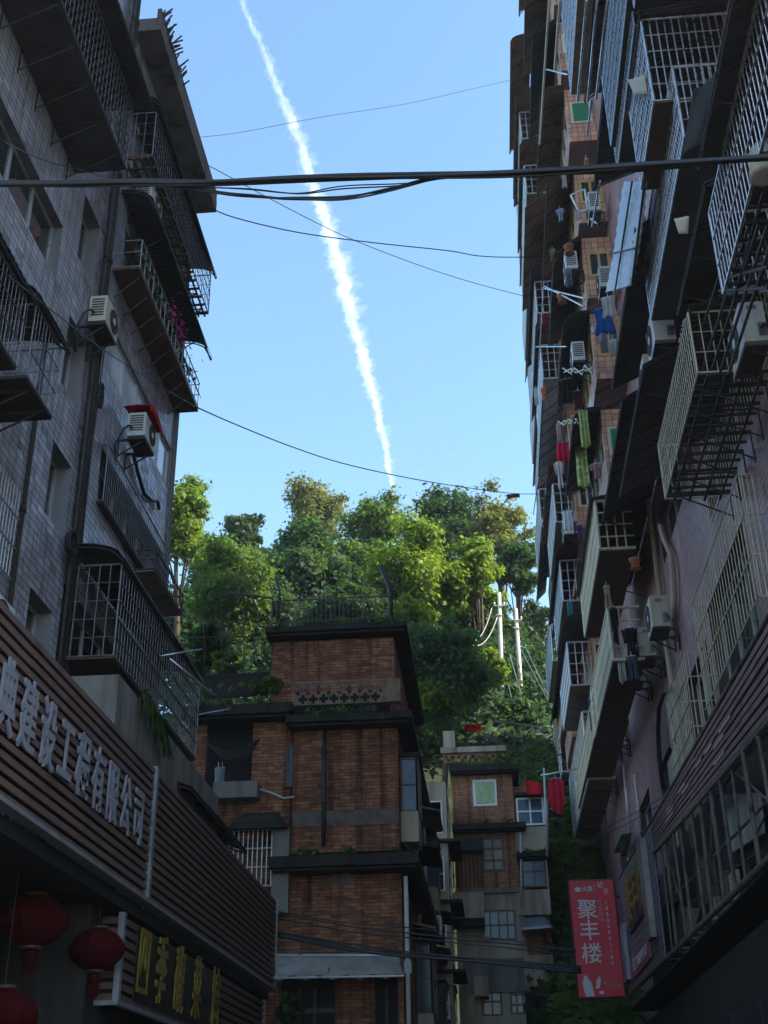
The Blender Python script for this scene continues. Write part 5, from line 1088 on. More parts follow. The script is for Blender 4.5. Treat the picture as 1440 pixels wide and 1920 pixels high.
def grille(lbl, near_y, far_y, z0, z1, mt, x=XR-.06, sp=.13, box=0., hb=2):
    q = MB()
    for y in np.arange(near_y, far_y+.01, sp): q.bar((x-box, y, z0), (x-box, y, z1), .0085)
    for z in np.linspace(z0, z1, hb+2): q.bar((x-box-.018, near_y, z), (x-box-.018, far_y, z), .014)
    if box:
        for y in (near_y, far_y):
            for z in np.linspace(z0, z1, hb+2): q.bar((x-box, y, z), (XR+.02, y, z), .014)
            for k in range(3): q.bar((x-box*(k+.5)/3, y, z0), (x-box*(k+.5)/3, y, z1), .012)
    return one(q, 'window_grille', mt, lbl, 'window grille')
grille('cream barred grille flush on the wall behind the lattice floored cage', 14.6, 21.6, 12.35, 14.1, CREAM, sp=.2)
grille('cream barred grille over the nearest purple wall window at the right edge', 18.0, 23.6, 9.2, 11.4, CREAM, box=.25, sp=.24)
grille('boxed cream grille over the second purple wall window, beside the black conduit', 24.1, 27.3, 8.5, 10.6, CREAM, box=.45, sp=.22, hb=3)
q = MB()
for px_, mx in ((1360, 30), (1378, 30), (1395, 25), (1412, 20), (1335, 28)): 
    A = Vector(atx(px_+45, 420, 3.7)); B_ = Vector(atx(px_-45, 700, 3.9)); q.bar(A, B_, .022)
for a, b in (((1365, 470), (1440, 440)), ((1370, 520), (1440, 500)), ((1350, 545), (1440, 540))): q.bar(atx(*a, 3.75), atx(*b, 3.75), .025)
one(q, 'iron_rack', IRON, 'dark iron rack of slanting rods under the nearest cage at the right edge', 'rack')
# steel tubes along the upper awning
for i, (a, b, l) in enumerate((((1100, 0), (1083, 190), 'leftmost bright steel tube running down the upper black awning'), ((1120, 0), (1102, 190), 'middle steel tube running down the upper black awning'), ((1140, 0), (1118, 185), 'rightmost steel tube running down the upper black awning'))):
    pole(l, atx(*a, 3.0), atx(*b, 3.0), .03, STEEL)
for i, (a, b, x, l) in enumerate((((1030, 0), (1012, 270), 2.9, 'long bamboo pole down the skyline stack, left one'), ((1050, 0), (1040, 130), 2.95, 'long bamboo pole down the skyline stack, right one'))):
    pole(l, atx(*a, x), atx(*b, x), .035, CREAM, 'bamboo_pole', 'drying pole')
# --- air conditioners of the right block
def ac_px(lbl, px, py, off=.3, **k):
    k.setdefault('vent', False)
    P = atx(px, py, XR-off); return aircon(lbl, 1, XR, P[1], P[2], **k)
ac_px('pale air conditioner with a big ribbed fan at the right edge', 1425, 672, .5, L=.9, H=.7, D=.34, body=ACW, gap=.45)
ac_px('upper air conditioner of the stacked pair beside the narrow steel cage', 1243, 662, .9, L=.9, H=.75, D=.4, body=ACW, gap=.7)
ac_px('lower air conditioner of the stacked pair beside the narrow steel cage', 1226, 742, .9, L=.9, H=.75, D=.4, body=ACW, gap=.7)
ac_px('cream air conditioner highest of the three stepping down the purple wall', 1240, 1186, .35, L=.85, H=.8, D=.42, body=ACC)
ac_px('cream air conditioner in the middle of the three stepping down the purple wall', 1212, 1240, .4, L=.85, H=.8, D=.42, body=ACC)
ac_px('cream air conditioner lowest of the three stepping down the purple wall', 1190, 1284, .4, L=.85, H=.7, D=.42, body=ACC)
ac_px('cream air conditioner right one of the lower pair under the cream cage', 1155, 1392, .4, L=.85, H=.85, D=.5, body=ACC)
ac_px('cream air conditioner left one of the lower pair under the cream cage', 1130, 1402, .6, L=.85, H=.85, D=.5, body=ACC)
ac_px('small air conditioner hanging by the slatted white cage', 1113, 1466, .8, L=.8, H=.75, D=.4, body=ACC)
def ac_face(lbl, px, py, x, Y):   # unit on the bay's near side, fan toward the street end
    P = aty(px, py, Y); return aircon(lbl, 1, x, P[1], P[2], L=.7, H=.75, D=.35, body=ACW, gap=.1, hose=False)
ac_face('white air conditioner on the orange bay side under the window frame with open casement', 1112, 408, 4.6, 29.3)
ac_face('white air conditioner on the orange bay side above the blue towel', 1133, 550, 4.65, 29.3)
# open casement and small window hood
q = MB(); c_ = [Vector(aty(*p, 29.2)) for p in ((1070, 366), (1096, 355), (1102, 392), (1086, 398))]
for i in range(4): q.bar(c_[i], c_[(i+1) % 4], .03)
one(q, 'open_casement', FRMW, 'white window casement swung open from the orange bay', 'window')
q = MB(); q.prism([atx(*p, XR-.4+.02*i) for i, p in enumerate(((1165, 1565), (1184, 1562), (1176, 1598), (1150, 1600)))], (.04, 0, .03)); q.build('window_sash', GL, RB)
# --- washing
def L_(lbl, nm, col, px, py, wpx, hpx, x, shape='rect', dots=None, dirv=(0, -1, 0), cat='laundry', mname=None, Y=None):
    P = Vector(atx(px, py, x)) if Y is None else Vector(aty(px, py, Y)); d_ = (P-Vector(CAM)).length; sc = d_/F*.97
    wv = Vector((wpx*sc*.94, -wpx*sc*.25, 0)); return hang(lbl, nm, cat, cloth(mname or (nm+'_cloth_%d' % (len(MATS))), col, dots), P, wv, hpx*sc*1.06, fold=.042, n=2.6, shape=shape)
L_('green polka dot curtain hanging long from the bay, upper width', 'curtain', (.42, .50, .16), 1083, 772, 20, 76, 3.2, dots=(.62, .68, .38), mname='dot_curtain')
L_('green polka dot curtain hanging below the upper one, wider piece', 'curtain', (.42, .50, .16), 1076, 842, 26, 80, 3.2, dots=(.62, .68, .38), mname='dot_curtain')
L_('bright red cloth hanging left of the polka dot curtain', 'towel', (.6, .015, .05), 1041, 832, 28, 38, 3.0)
L_('dark jacket hanging from the folding rack', 'jacket', (.012, .013, .016), 1046, 714, 30, 50, 3.0, 'shirt')
L_('maroon cloth hanging right of the dark jacket', 'towel', (.09, .02, .035), 1075, 735, 18, 40, 3.05)
L_('strong blue towel hanging over the orange bay', 'towel', (.02, .10, .34), 1112, 582, 38, 56, 3.2)
L_('white cloth draped above the blue towel', 'towel', (.55, .54, .53), 1126, 560, 28, 44, 3.25)
L_('crumpled white shirt left of the blue towel', 'shirt', (.55, .54, .58), 1106, 612, 38, 36, 3.15, 'shirt')
L_('grey white towel hanging below the blue towel', 'towel', (.42, .42, .43), 1140, 640, 18, 32, 3.2)
L_('pale pink cloth left of the red cloth, higher up', 'towel', (.55, .36, .38), 1042, 795, 10, 40, 3.0)
L_('pink bag shaped garment hanging under the green curtained window', 'garment', (.45, .20, .22), 1105, 872, 24, 30, 3.3, 'shirt')
L_('white garment cluster hanging below the red cloth', 'garment', (.55, .50, .48), 1038, 868, 20, 54, 3.0, 'shirt')
L_('orange vest hanging at the skyline stack', 'vest', (.75, .16, .03), 1014, 728, 10, 30, 2.95, 'shirt')
L_('white towel at the skyline stack beside the orange vest', 'towel', (.5, .5, .5), 1000, 728, 9, 36, 2.9)
L_('red cloth beside dark clothes under the long black awning', 'towel', (.5, .02, .03), 1132, 1164, 12, 36, 3.5)
L_('black jacket hanging above the grey jeans on the purple wall', 'jacket', (.012, .012, .015), 1164, 1180, 32, 60, 3.7, 'shirt')
L_('long white trousers hanging beside the cream cage', 'trousers', (.55, .54, .52), 1153, 1206, 16, 74, 3.6, 'trousers')
L_('grey jeans hanging beside the white trousers', 'trousers', (.08, .09, .12), 1174, 1232, 20, 44, 3.7, 'trousers')
L_('dark navy clothes hanging in front of the cream cage', 'garment', (.015, .018, .03), 1142, 1140, 16, 70, 3.5, 'shirt')
L_('pale striped cloth hanging under the lower cream cage', 'towel', (.5, .48, .6), 1106, 1300, 16, 56, 3.5)
L_('blue cloth hanging left of the pale striped cloth', 'towel', (.05, .09, .2), 1102, 1312, 8, 58, 3.45)
L_('white plastic sheet hanging below the lower air conditioners', 'plastic_sheet', (.5, .52, .54), 1112, 1408, 26, 52, 3.9)
L_('red coat hanging on the pole past the lowest balcony', 'coat', (.42, .012, .03), 1024, 1462, 36, 60, 3.2, 'coat', cat='coat', Y=45)
L_('black trousers hanging under the red coat', 'trousers', (.012, .012, .014), 1028, 1518, 22, 14, 3.2, 'rect', Y=45.1)
q = MB(); fl = [Vector(aty(*p, 47)) for p in ((982, 1459), (1017, 1470), (1016, 1491), (988, 1488))]; q.grid(lambda u, v: tuple((fl[0].lerp(fl[1], u)).lerp(fl[3].lerp(fl[2], u), v)+Vector((0, .06*math.sin(u*6), 0))), 10, 6, (0, .02, 0)); one(q, 'red_sheet', RED, 'small red sheet stretched between the far brick house and the red coat', 'cloth')
pole('thin pole carrying the red coat out from the lowest balcony', aty(1014, 1454, 45), aty(1095, 1440, 45), .03)
pole('upright white pole beside the red sheet at the far brick house', aty(1020, 1440, 47.4), aty(1026, 1606, 47.4), .04, WHITEB)
for a in (('small olive towel on the third brown awning stack near the skyline', 'towel', (.20, .20, .08), 1030, 470, 12, 26, 2.9), ('pale blue shirt hanging high beside the brown awnings', 'shirt', (.25, .35, .48), 1042, 395, 16, 26, 2.95, 'shirt'), ('striped grey trousers drying level with the ochre window', 'trousers', (.20, .20, .22), 1058, 505, 14, 40, 2.95, 'trousers'),
  ('white vest hung beside the open casement', 'vest', (.6, .6, .58), 1076, 395, 12, 24, 3.05, 'shirt'), ('mustard cloth hung under the dark green awning', 'towel', (.45, .28, .05), 1094, 300, 10, 26, 3.1), ('dark red shirt at the skyline above the orange vest', 'shirt', (.30, .02, .03), 1012, 590, 14, 26, 2.9, 'shirt'), ('pale towel pair end hanging below the brown rounded awning', 'towel', (.5, .46, .42), 1052, 330, 10, 30, 2.95),
  ('teal towel low at the far cages beside the cream one', 'towel', (.05, .22, .24), 1062, 1130, 12, 32, 3.2), ('white bed sheet hanging from the middle stack', 'bed_sheet', (.6, .6, .62), 1052, 960, 22, 40, 3.1), ('purple blouse hanging by the white bed sheet', 'blouse', (.18, .06, .2), 1078, 985, 14, 26, 3.2, 'shirt'), ('beige trousers hanging from the long black awning', 'trousers', (.42, .34, .22), 1130, 1100, 14, 44, 3.4, 'trousers')): L_(*a)
for px_, py_, x_, t_ in ((1062, 520, 3.7, 'white air conditioner on the middle stack beside the striped trousers'), (1075, 690, 3.7, 'white air conditioner on the middle stack above the maroon cloth'), (1058, 1010, 3.8, 'white air conditioner on the middle stack next to the white bed sheet')):
    P = atx(px_, py_, x_-.5); aircon(t_, 1, x_, P[1], P[2], L=.8, H=.65, D=.35, body=ACW, hose=False)
# folding racks
for pts, l in ((((1055, 690), (1070, 700), (1077, 690), (1092, 703), (1096, 685), (1110, 700), (1113, 682)), 'white folding lattice rack above the dark jacket'), (((1046, 790), (1058, 797), (1066, 786), (1078, 794), (1082, 786)), 'smaller folding rack above the red cloth')):
    q = MB(); P = [Vector(atx(*p, 3.1)) for p in pts]; q.tube(P, .02, 4); q.tube([Vector((p.x+.03, p.y, p.z+(.16 if i % 2 else -.16))) for i, p in enumerate(P)], .02, 4); one(q, 'folding_rack', CREAM, l, 'drying rack')
for i, (a, b, x, l) in enumerate((((1018, 540), (1098, 560), 3.0, 'drying bracket arm above the blue towel, upper'), ((1020, 536), (1095, 575), 3.0, 'drying bracket arm above the blue towel, lower'), ((1020, 530), (1010, 690), 2.9, 'long thin drying pole down the skyline stack beside the orange vest'), ((1004, 650), (1062, 650), 3.0, 'cross drying pole left of the folding rack'), ((1025, 130), (1065, 140), 3.0, 'bracket arm across the upper brown awning'), ((1108, 410), (1120, 420), 3.1, 'short bracket near the open casement'), ((1125, 340), (1110, 425), 3.0, 'steel rod hanging by the white air conditioner'), ((1110, 185), (1100, 255), 3.0, 'gold tinted rod hanging before the upper green window'), ((1010, 895), (1000, 965), 2.9, 'thin rod hanging past the curved awning at the skyline'))):
    pole(l, atx(*a, x), atx(*b, x), .022)
# pots and small things
for px_, py_, x, l in ((1192, 1065, 3.8, 'terracotta pot hanging under the long black awning'), (1054, 566, 3.0, 'round pot on the awning above the blue towel'), (1068, 474, 3.05, 'terracotta pot beside the ochre framed window')):
    P = atx(px_, py_, x); rt = thing('flower_pot', l, 'flower pot', P); q = MB(); q.lathe([(.08, 0), (.12, .18), (.14, .19), (.14, .23), (.11, .23)], P, 14); q.build('pot', TERRA, rt); q = MB(); q.lathe([(.13, 0), (.13, .02)], (P[0], P[1], P[2]-.025), 14); q.build('saucer', TERRA, rt)
P = atx(1425, 275, 3.7); q = MB(); q.lathe([(.1, .0), (.16, -.12), (.17, -.3), (.2, -.45), (.14, -.47)], P, 12); q.build('mop_bundle', cloth('mop_yarn', (.5, .46, .4)), None, 'tied pale mop bundle hanging on the nearest cage at the right edge', 'mop')
q = MB(); P = [Vector(atx(*p, 3.25)) for p in ((1178, 150), (1207, 140), (1212, 176), (1190, 178))]; q.grid(lambda u, v: tuple((P[0].lerp(P[1], u)).lerp(P[3].lerp(P[2], u), v)+Vector((-.03*math.sin(u*16), 0, 0))), 12, 4, (.01, 0, 0)); one(q, 'rag', CREAMS, 'cream rag folded over the bars of the big top cage', 'cloth')
q = MB(); P = [Vector(atx(*p, 3.55)) for p in ((1265, 410), (1290, 405), (1288, 438), (1275, 438))]; q.grid(lambda u, v: tuple((P[0].lerp(P[1], u)).lerp(P[3].lerp(P[2], u), v)+Vector((-.03*math.sin(u*16), 0, 0))), 12, 4, (.01, 0, 0)); one(q, 'rag', CREAMS, 'tan rag hung over the narrow steel cage', 'cloth')
q = MB(); P = [Vector(aty(*p, 14.0)) for p in ((1300, 165), (1360, 135), (1352, 255), (1280, 290))]; q.grid(lambda u, v: tuple((P[0].lerp(P[1], u)).lerp(P[3].lerp(P[2], u), v)+Vector((0, .05*math.sin(u*7+v*3), 0))), 12, 12, (0, .012, 0)); one(q, 'tarpaulin', TARP, 'dark tarpaulin hung across the corner of the big top cage', 'tarpaulin')

# ================================================================== RIGHT SHOP SIGN (slats, bare frame, banners)
XG = 3.9
RS = thing('shop_sign', 'broken purple brown slatted sign over a bare rusty frame on the right', 'shop sign', (XG, 25, 6))
def ln(p, q_, y, z_only=True):   # height on the sign line through two photo points
    A = atx(*p, XG); B_ = atx(*q_, XG); t = (y-A[1])/(B_[1]-A[1]); return A[2]+(B_[2]-A[2])*t
top = lambda y: ln((1440, 1160), (1160, 1650), y); mid_ = lambda y: ln((1440, 1345), (1228, 1592), y); bot = lambda y: ln((1440, 1610), (1175, 1870), y)
ya, yb, yc = 9.0, 29.3, 38.0
q = MB()
for i in range(8):
    cuts = [ya]+sorted(random.uniform(ya+1, yb-1) for _ in range(5))+[yb]
    for a, b in zip(cuts, cuts[1:]):
        f0, f1 = (i+.06)/8, (i+.68)/8; o = random.uniform(-.012, .012)
        za0, za1 = mid_(a)+(top(a)-mid_(a))*f0, mid_(a)+(top(a)-mid_(a))*f1; zb0, zb1 = mid_(b)+(top(b)-mid_(b))*f0, mid_(b)+(top(b)-mid_(b))*f1
        b -= .02; q.hexa([(XG+o, a, za0), (XG+.04+o, a, za0), (XG+.04+o, b, zb0), (XG+o, b, zb0), (XG+o, a, za1), (XG+.04+o, a, za1), (XG+.04+o, b, zb1), (XG+o, b, zb1)])
q.build('slats', WOODP, RS)
q = MB(); q.hexa([(XG+.1, ya, mid_(ya)), (XG+.13, ya, mid_(ya)), (XG+.13, yb, mid_(yb)), (XG+.1, yb, mid_(yb)), (XG+.1, ya, top(ya)), (XG+.13, ya, top(ya)), (XG+.13, yb, top(yb)), (XG+.1, yb, top(yb))]); q.build('backing', ROOM, RS)
for k in range(10):
    a = random.uniform(18.5, 26); f = random.choice((.2, .32, .45, .57)); b = a+random.uniform(.5, 1.1); z = mid_(a)+(top(a)-mid_(a))*f; z2 = mid_(b)+(top(b)-mid_(b))*f
    q = MB(); q.hexa([(XG-.02, a, z), (XG-.015, a, z), (XG-.015, b, z2), (XG-.02, b, z2), (XG-.02, a, z+.05), (XG-.015, a, z+.05), (XG-.015, b, z2+.05), (XG-.02, b, z2+.05)]); q.build('bare_patch', mat('bare_wood', (.42, .30, .24), .7), RS)
q = MB()
def rail(f, y0, y1, r, x=XG+.02): q.bar((x, y0, f(y0)), (x, y1, f(y1)), r)
rail(lambda y: top(y)+.04, ya, yc, .04); rail(lambda y: mid_(y)-.04, ya, yb, .05); rail(bot, ya, yc+.3, .06); rail(lambda y: bot(y)+.02, ya, yc, .05, XG+.5); rail(lambda y: (mid_(y)+bot(y))/2+.1, ya, 30, .03, XG+.3)
for a, b in ((12.4, 14), (16, 19.5), (23.5, 21.8), (26, 28.2)): q.bar((XG+.12, a, bot(a)+.05), (XG+.12, b, mid_(b)-.1), .02)
for y in [v_+random.uniform(-.35, .35) for v_ in np.arange(10, 31.5, 1.15)]:
    q.bar((XG+.02, y, bot(y)), (XG+.02+random.uniform(-.02, .05), y+random.uniform(-.12, .12), mid_(y)), random.uniform(.022, .04)); q.bar((XG+.02, y, bot(y)), (XR, y, bot(y)+.02), .03)
q.build('bare_frame', mat('rusty_frame', (.14, .115, .09), .8, .1, .6, 3, .3), RS)
q = MB(); n = 60; f1 = lambda u: (yb+.05+(yc-yb-.05)*u)
q.grid(lambda u, v: (XG+.01-.012*(int(v*28) % 2), f1(u), bot(f1(u))+.05+(top(f1(u))-bot(f1(u))-.06)*v), 6, 28, (.02, 0, 0), False); q.build('corrugated_panel', GREYS, RS)
# things in the bare frame
random.seed(5)
for k in range(16):
    y = random.uniform(13, 29); zz = bot(y)+random.uniform(.06, .1); q = MB(); w_ = random.uniform(.2, .7); q.box(XG+.55, XG+.55+random.uniform(.1, .2), y, y+w_, zz, zz+random.uniform(.2, .9)); q.build('stored_junk', (ACC, AWN_R, CONC, IRON, PLAST)[k % 5], RS)
# boards
for k, (pp, xx, mt_) in enumerate(((((1352, 1490), (1424, 1486), (1432, 1562), (1366, 1602)), .62, 'grey_board'), (((1272, 1700), (1312, 1704), (1300, 1764), (1266, 1770)), .5, 'tan_board'), (((1300, 1612), (1338, 1598), (1348, 1682), (1310, 1702)), .7, 'brown_board'), (((1395, 1420), (1450, 1405), (1460, 1470), (1400, 1480)), .75, 'brown_board'), (((1236, 1640), (1262, 1625), (1268, 1690), (1240, 1700)), .6, 'tan_board'))):
    q = MB(); q.prism([Vector(atx(*p, XG+xx)) for p in pp], (.03, 0, 0)); q.build('leaning_board', mat(mt_, {'grey_board': (.32, .31, .29), 'tan_board': (.26, .20, .14), 'brown_board': (.13, .09, .07)}[mt_], .85, 0, .5, 1.5, .2, .2, True), RS)
for k, pp in enumerate((((1440, 1372), (1380, 1440), (1330, 1520)), ((1420, 1600), (1360, 1640), (1300, 1690)), ((1440, 1520), (1400, 1600), (1392, 1650)), ((1350, 1560), (1330, 1620), (1335, 1660)), ((1290, 1640), (1275, 1690), (1262, 1740)))):
    q = MB(); q.tube([atx(*p, XG+.3+.08*k) for p in pp], .018, 6); q.build('loose_cable', BLK, RS)
shop2 = thing('shop_building', 'dark shopfront recess below the broken right sign', 'shop', (4.8, 25, 0))
q = MB(); q.box(4.2, 4.75, 4, 38.3, .14, bot(9)-.35); q.box(XG+.02, XR-.01, 8, 38.3, 5.0, 5.04); q.build('wall', CONC_D, shop2)
q = MB(); q.box(XR-.14, XR-.004, 7.5, 38.3, 5.05, 8.0); q.build('frame_shade', ROOM, shop2)  # near-black sheet over the tiles, painting the shade inside the bare frame
for y in (9, 13, 17, 21, 25, 29, 33): q = MB(); q.box(4.17, 4.199, y, y+2.8, .3, 3.6); q.build('shutter', IRON, shop2)
# gold restaurant board
GB = thing('restaurant_sign', 'black board with gold brush lettering on the far grey corrugated end of the right sign', 'shop sign', (XG-.05, 33, 7))
q = MB(); yb0, yb1 = 31.3, 35.8; q.box(XG-.06, XG-.015, yb0, yb1, 6.75, 8.05); q.build('board', BLK, GB)
for ch, y in zip('聚丰楼', (35.0, 33.6, 32.1)): text(ch, 1.45, LETG, 'letter', GB, (XG-.075, y, 7.4), (0, -1, 0), (0, 0, 1), .015, .01, sx=.9)
q = MB(); q.box(XG-.16, XG-.01, 30.3, 31.1, 5.9, 8.2); one(q, 'light_box', mat('weathered_light_box', (.35, .28, .26), .5, 0, .4, 1.5), 'narrow weathered light box beside the gold lettered board', 'sign')
PK = thing('pink_sign', 'pink strip sign with pale writing low beneath the gold lettered board', 'sign', (XG-.05, 33, 6))
q = MB(); q.box(XG-.055, XG-.02, 31.6, 36.2, 5.62, 6.15); q.build('board', mat('pink_sign_sheet', (.50, .12, .18), .5), PK)
text('订餐 18505991169', .4, WHT, 'lettering', PK, (XG-.065, 33.9, 5.88), (0, -1, 0), (0, 0, 1), .004, .0, sx=1.15)
q = MB(); q.box(XG-.14, XG-.02, 36.7, 37.6, 5.7, 7.2); one(q, 'side_poster', mat('lilac_poster', (.36, .28, .34), .6, 0, .5, 2.5), 'lilac poster panel squeezed behind the red banner', 'poster')
# red banner
YB = 38.1; c = [Vector(aty(*p, YB)) for p in ((1067, 1653), (1149, 1651), (1172, 1868), (1087, 1871))]
BN = thing('banner_sign', 'tall red banner sign with white vertical Chinese lettering and a phone number', 'banner', tuple(c[3]))
rt_ = (c[1]-c[0]).normalized(); dn_ = ((c[3]-c[0])+(c[2]-c[1]))/2; H = dn_.length; up_ = -dn_.normalized(); W = ((c[1]-c[0]).length+(c[2]-c[3]).length)/2; rt_ = (rt_-up_*rt_.dot(up_)).normalized(); nrm = rt_.cross(up_)
O = c[0]
def bp(u, v, d=0): return O+rt_*(u*W)+up_*(-v*H)+nrm*d
q = MB(); q.hexa([bp(0, 1, -.12), bp(1, 1, -.12), bp(1, 1, 0), bp(0, 1, 0), bp(0, 0, -.12), bp(1, 0, -.12), bp(1, 0, 0), bp(0, 0, 0)]); q.build('panel', REDV, BN)
q = MB()
for a, b in (((0, 0), (1, 0)), ((1, 0), (1, 1)), ((1, 1), (0, 1)), ((0, 1), (0, 0))): q.bar(bp(*a, -.06), bp(*b, -.06), .055)
q.bar(bp(1, .15, -.06), bp(1.5, .15, -.06), .03); q.bar(bp(1, .85, -.06), bp(1.4, .85, -.06), .03); q.build('frame', mat('dark_red_frame', (.2, .015, .025), .5), BN)
for ch, v in zip('聚丰楼', (.262, .45, .645)): text(ch, W*.47, WHT, 'letter', BN, bp(.36, v, .006), rt_, up_, .004, .008)
for k, ch in enumerate('18505991169'): text(ch, W*.115, WHT, 'digit', BN, bp(.80, .20+.0525*k, .006), rt_, up_, .003, .006)
for k, ch in enumerate('订餐热线:'): text(ch, W*.115, mat('faded_print', (.6, .3, .32), .6), 'character', BN, bp(.65, .20+.05*k, .006), rt_, up_, .003, .0)
text('大荔', W*.125, WHT, 'brand_lettering', BN, bp(.40, .075, .006), rt_, up_, .003, .008)
text('初', W*.15, WHT, 'brand_lettering', BN, bp(.70, .045, .006), rt_, up_, .003, .0); text('志', W*.13, WHT, 'brand_lettering', BN, bp(.82, .1, .006), rt_, up_, .003, .0)
q = MB(); q.prism([bp(.18+.07*math.cos(t), .075+.022*math.sin(t), .004) for t in np.linspace(0, 2*PI, 20)[:-1]], nrm*.004); q.build('emblem', WHT, BN)
q = MB(); q.hexa([bp(.565, .11, .003), bp(.572, .11, .003), bp(.572, .11, .006), bp(.565, .11, .006), bp(.565, .04, .003), bp(.572, .04, .003), bp(.572, .04, .006), bp(.565, .04, .006)]); q.build('divider', WHT, BN)
def bottle(u0, v0, v1, w_, lean, cap):
    prof = [(-1, 1), (1, 1), (1, .35), (.75, .2), (.4, .12), (.4, .0), (-.4, .0), (-.4, .12), (-.75, .2), (-1, .35)]
    q = MB(); q.prism([bp(u0+lean*(1-b)+a*w_, v0+(v1-v0)*b, .004) for a, b in prof], nrm*.006); q.build('printed_bottle', WHT, BN)
    if cap: q = MB(); q.prism([bp(u0+lean+a*w_*.42, v0-.022+.02*b, .004) for a, b in ((-1, 0), (1, 0), (1, 1), (-1, 1))], nrm*.006); q.build('printed_cap', mat('tan_print', (.4, .26, .18), .6), BN)
bottle(.24, .825, .995, .10, -.07, True); bottle(.42, .83, .93, .045, .06, False)
q = MB(); q.prism([bp(.5+.06*math.cos(t), .965+.014*math.sin(t), .004) for t in np.linspace(0, 2*PI, 16)[:-1]], nrm*.006); q.build('printed_glass', WHT, BN)
text('健康轻饮', W*.085, mat('tan_print', (.4, .26, .18), .6), 'slogan', BN, bp(.72, .885, .006), rt_, up_, .003, .012); text('冷榨蔬果', W*.085, mat('tan_print', (.4, .26, .18), .6), 'slogan', BN, bp(.77, .92, .006), rt_, up_, .003, .012)

# ================================================================== OVERHEAD CABLES
def bundle(lbl, pts, Y, rs, name='cable_bundle'):
    rt = thing(name, lbl, 'cable bundle', aty(*pts[0], Y))
    P = [Vector(aty(*p, Y)) for p in pts]; dense = []
    for i in range(len(P)-1):
        for t in np.linspace(0, 1, 6, endpoint=False):
            p0, p1, p2, p3 = P[max(i-1, 0)], P[i], P[i+1], P[min(i+2, len(P)-1)]
            dense.append(.5*((2*p1)+(p2-p0)*t+(2*p0-5*p1+4*p2-p3)*t*t+(3*p1-p0-3*p2+p3)*t**3))
    dense.append(P[-1])
    for k, (r, dx, dz, wob) in enumerate(rs):
        q = MB(); q.tube([p+Vector((0, dx+wob*.5*math.sin(i*.35+k), dz+wob*math.sin(i*.22+k*1.7))) for i, p in enumerate(dense)], r, 6); q.build('cable', BLK, rt)
    return rt
YC = 9.0
main = [(-40, 342), (120, 342), (240, 340), (340, 342), (420, 340), (600, 331), (780, 327), (950, 323), (1100, 316), (1250, 305), (1480, 290)]
bundle('thick bundle of black cables crossing the whole street near the middle height', main, YC, [(.024, 0, 0, .006), (.02, .03, .03, .006), (.02, -.02, -.03, .01), (.016, .02, -.02, .014), (.014, .04, .014, .012), (.012, .0, -.045, .012), (.012, .03, .045, .01)])
low = [(240, 340), (330, 348), (420, 362), (480, 366), (540, 372), (640, 372), (740, 352), (820, 332), (950, 328), (1150, 322), (1300, 310)]
bundle('sagging black cables drooping below the thick bundle', low, YC+.05, [(.013, 0, 0, .006), (.011, .02, .014, .02), (.01, .0, -.012, .01)])
low2 = [(300, 345), (380, 352), (470, 356), (560, 362), (640, 352), (760, 348), (830, 332), (960, 322)]
bundle('two thin cables twisting around the sagging ones', low2, YC+.1, [(.008, 0, 0, .012), (.007, .01, .02, .014)])
def thin(lbl, pts, r=.012, Ys=(20, 32)):
    n = len(pts); P = [Vector(aty(*p, Ys[0]+(Ys[1]-Ys[0])*i/(n-1))) for i, p in enumerate(pts)]; d = []
    for i in range(n-1):
        for t in np.linspace(0, 1, 5, endpoint=False):
            p0, p1, p2, p3 = P[max(i-1, 0)], P[i], P[i+1], P[min(i+2, n-1)]; d.append(.5*((2*p1)+(p2-p0)*t+(2*p0-5*p1+4*p2-p3)*t*t+(3*p1-p0-3*p2+p3)*t**3))
    d.append(P[-1]); return wire(lbl, d, r)
thin('faint wire high across the sky from the left roof to the skyline awnings', [(330, 260), (440, 250), (600, 220), (760, 195), (880, 168), (980, 145)], .007, (22, 40))
thin('wire from the left roof corner drooping to the skyline stack', [(385, 385), (440, 408), (560, 436), (700, 455), (840, 470), (900, 480), (985, 482), (1200, 478)], .016, (23, 34))
thin('thin wire from the roof crossing down to the right in the sky', [(250, 240), (390, 310), (520, 380), (640, 440), (760, 488), (870, 525), (985, 556)], .012, (22, 40))
thin('long sagging wire from the flower balcony to the far awnings', [(365, 762), (440, 795), (540, 835), (640, 868), (760, 895), (860, 912), (960, 925), (1020, 926)], .016, (22, 46))
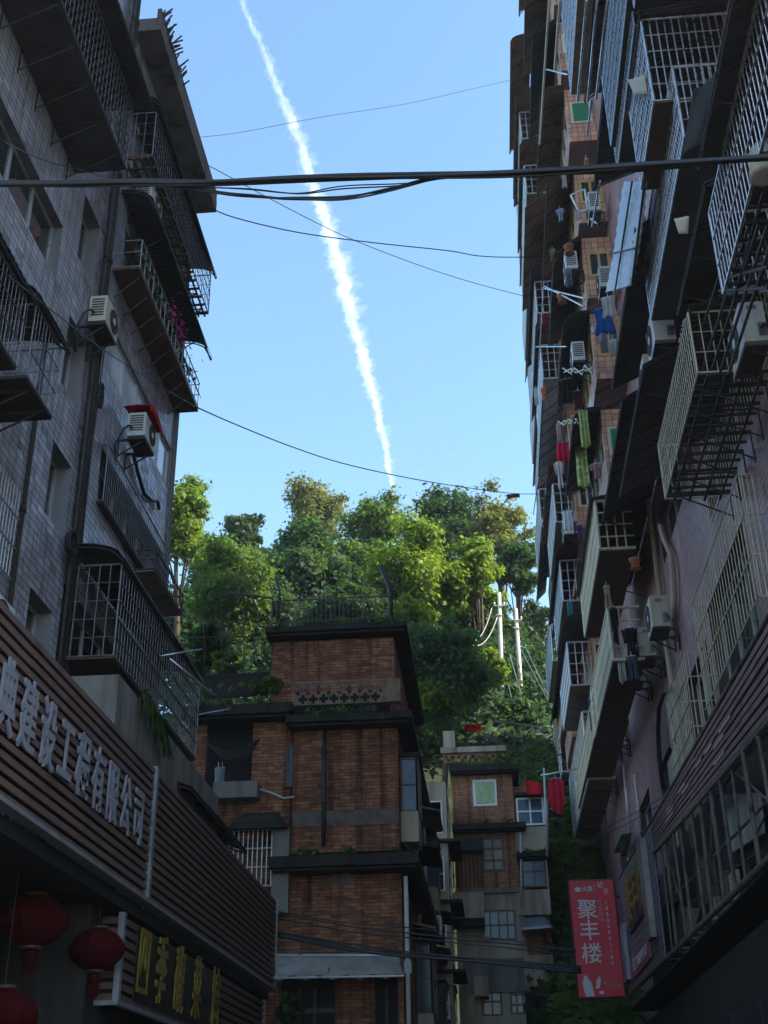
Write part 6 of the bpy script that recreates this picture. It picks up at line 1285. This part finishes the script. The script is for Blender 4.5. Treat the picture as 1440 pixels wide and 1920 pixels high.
thin('wire running close along the left wall behind the cages', [(0, 262), (80, 300), (150, 318), (240, 345), (330, 385)], .01, (10, 20))
thin('wire slanting along the shiny left tiles to the flower balcony', [(0, 505), (120, 600), (200, 660), (290, 718), (365, 762)], .01, (11, 21.5))
thin('wire across the purple wall to the lattice floored cage', [(1440, 872), (1330, 900), (1255, 912), (1180, 925), (1020, 926)], .012, (19, 40))
thin('double wire over the purple wall behind the sign, upper', [(1100, 1570), (1180, 1530), (1260, 1485)], .012, (40, 30)); thin('double wire over the purple wall behind the sign, lower', [(1105, 1580), (1180, 1542), (1270, 1490)], .012, (40, 30))
thin('small sagging pair of pale wires from the hill to the lowest balcony', [(970, 1448), (1010, 1432), (1060, 1410)], .03, (48, 46))
bundle('thick black cable bundle low in front of the brick house', [(522, 1752), (600, 1768), (680, 1782), (760, 1792), (850, 1798), (950, 1806), (1090, 1820)], 27.0, [(.035, 0, 0, .01), (.03, .05, .035, .014), (.028, -.04, -.03, .014), (.02, 0, .07, .03)])
bundle('loose black cables above the thick low bundle', [(522, 1715), (580, 1724), (660, 1738), (760, 1748), (880, 1762), (980, 1772), (1080, 1785)], 27.1, [(.016, 0, 0, .01), (.014, .05, -.09, .01), (.012, .02, .08, .03)])
P = aty(960, 928, 42); q = MB(); q.box(P[0]-.2, P[0]+.3, P[1], P[1]+.06, P[2]-.1, P[2]+.04); one(q, 'wire_rag', TARP, 'small dark rag caught on the long sagging wire near the trees', 'rag')

# ================================================================== AIR
hz = MB(); hz.box(-403, 403, -203, 903, -1, 62); hm = bpy.data.materials.new('haze_air'); hm.use_nodes = True; nt = hm.node_tree
for n_ in list(nt.nodes):
    if n_.type == 'BSDF_PRINCIPLED': nt.nodes.remove(n_)
pv = N(nt, 'ShaderNodeVolumePrincipled'); pv.inputs['Color'].default_value = (.88, .94, 1, 1); pv.inputs['Density'].default_value = .0003; pv.inputs['Anisotropy'].default_value = .3
nt.links.new(pv.outputs[0], [n_ for n_ in nt.nodes if n_.type == 'OUTPUT_MATERIAL'][0].inputs['Volume'])
hz.build('haze', hm, kind='stuff')
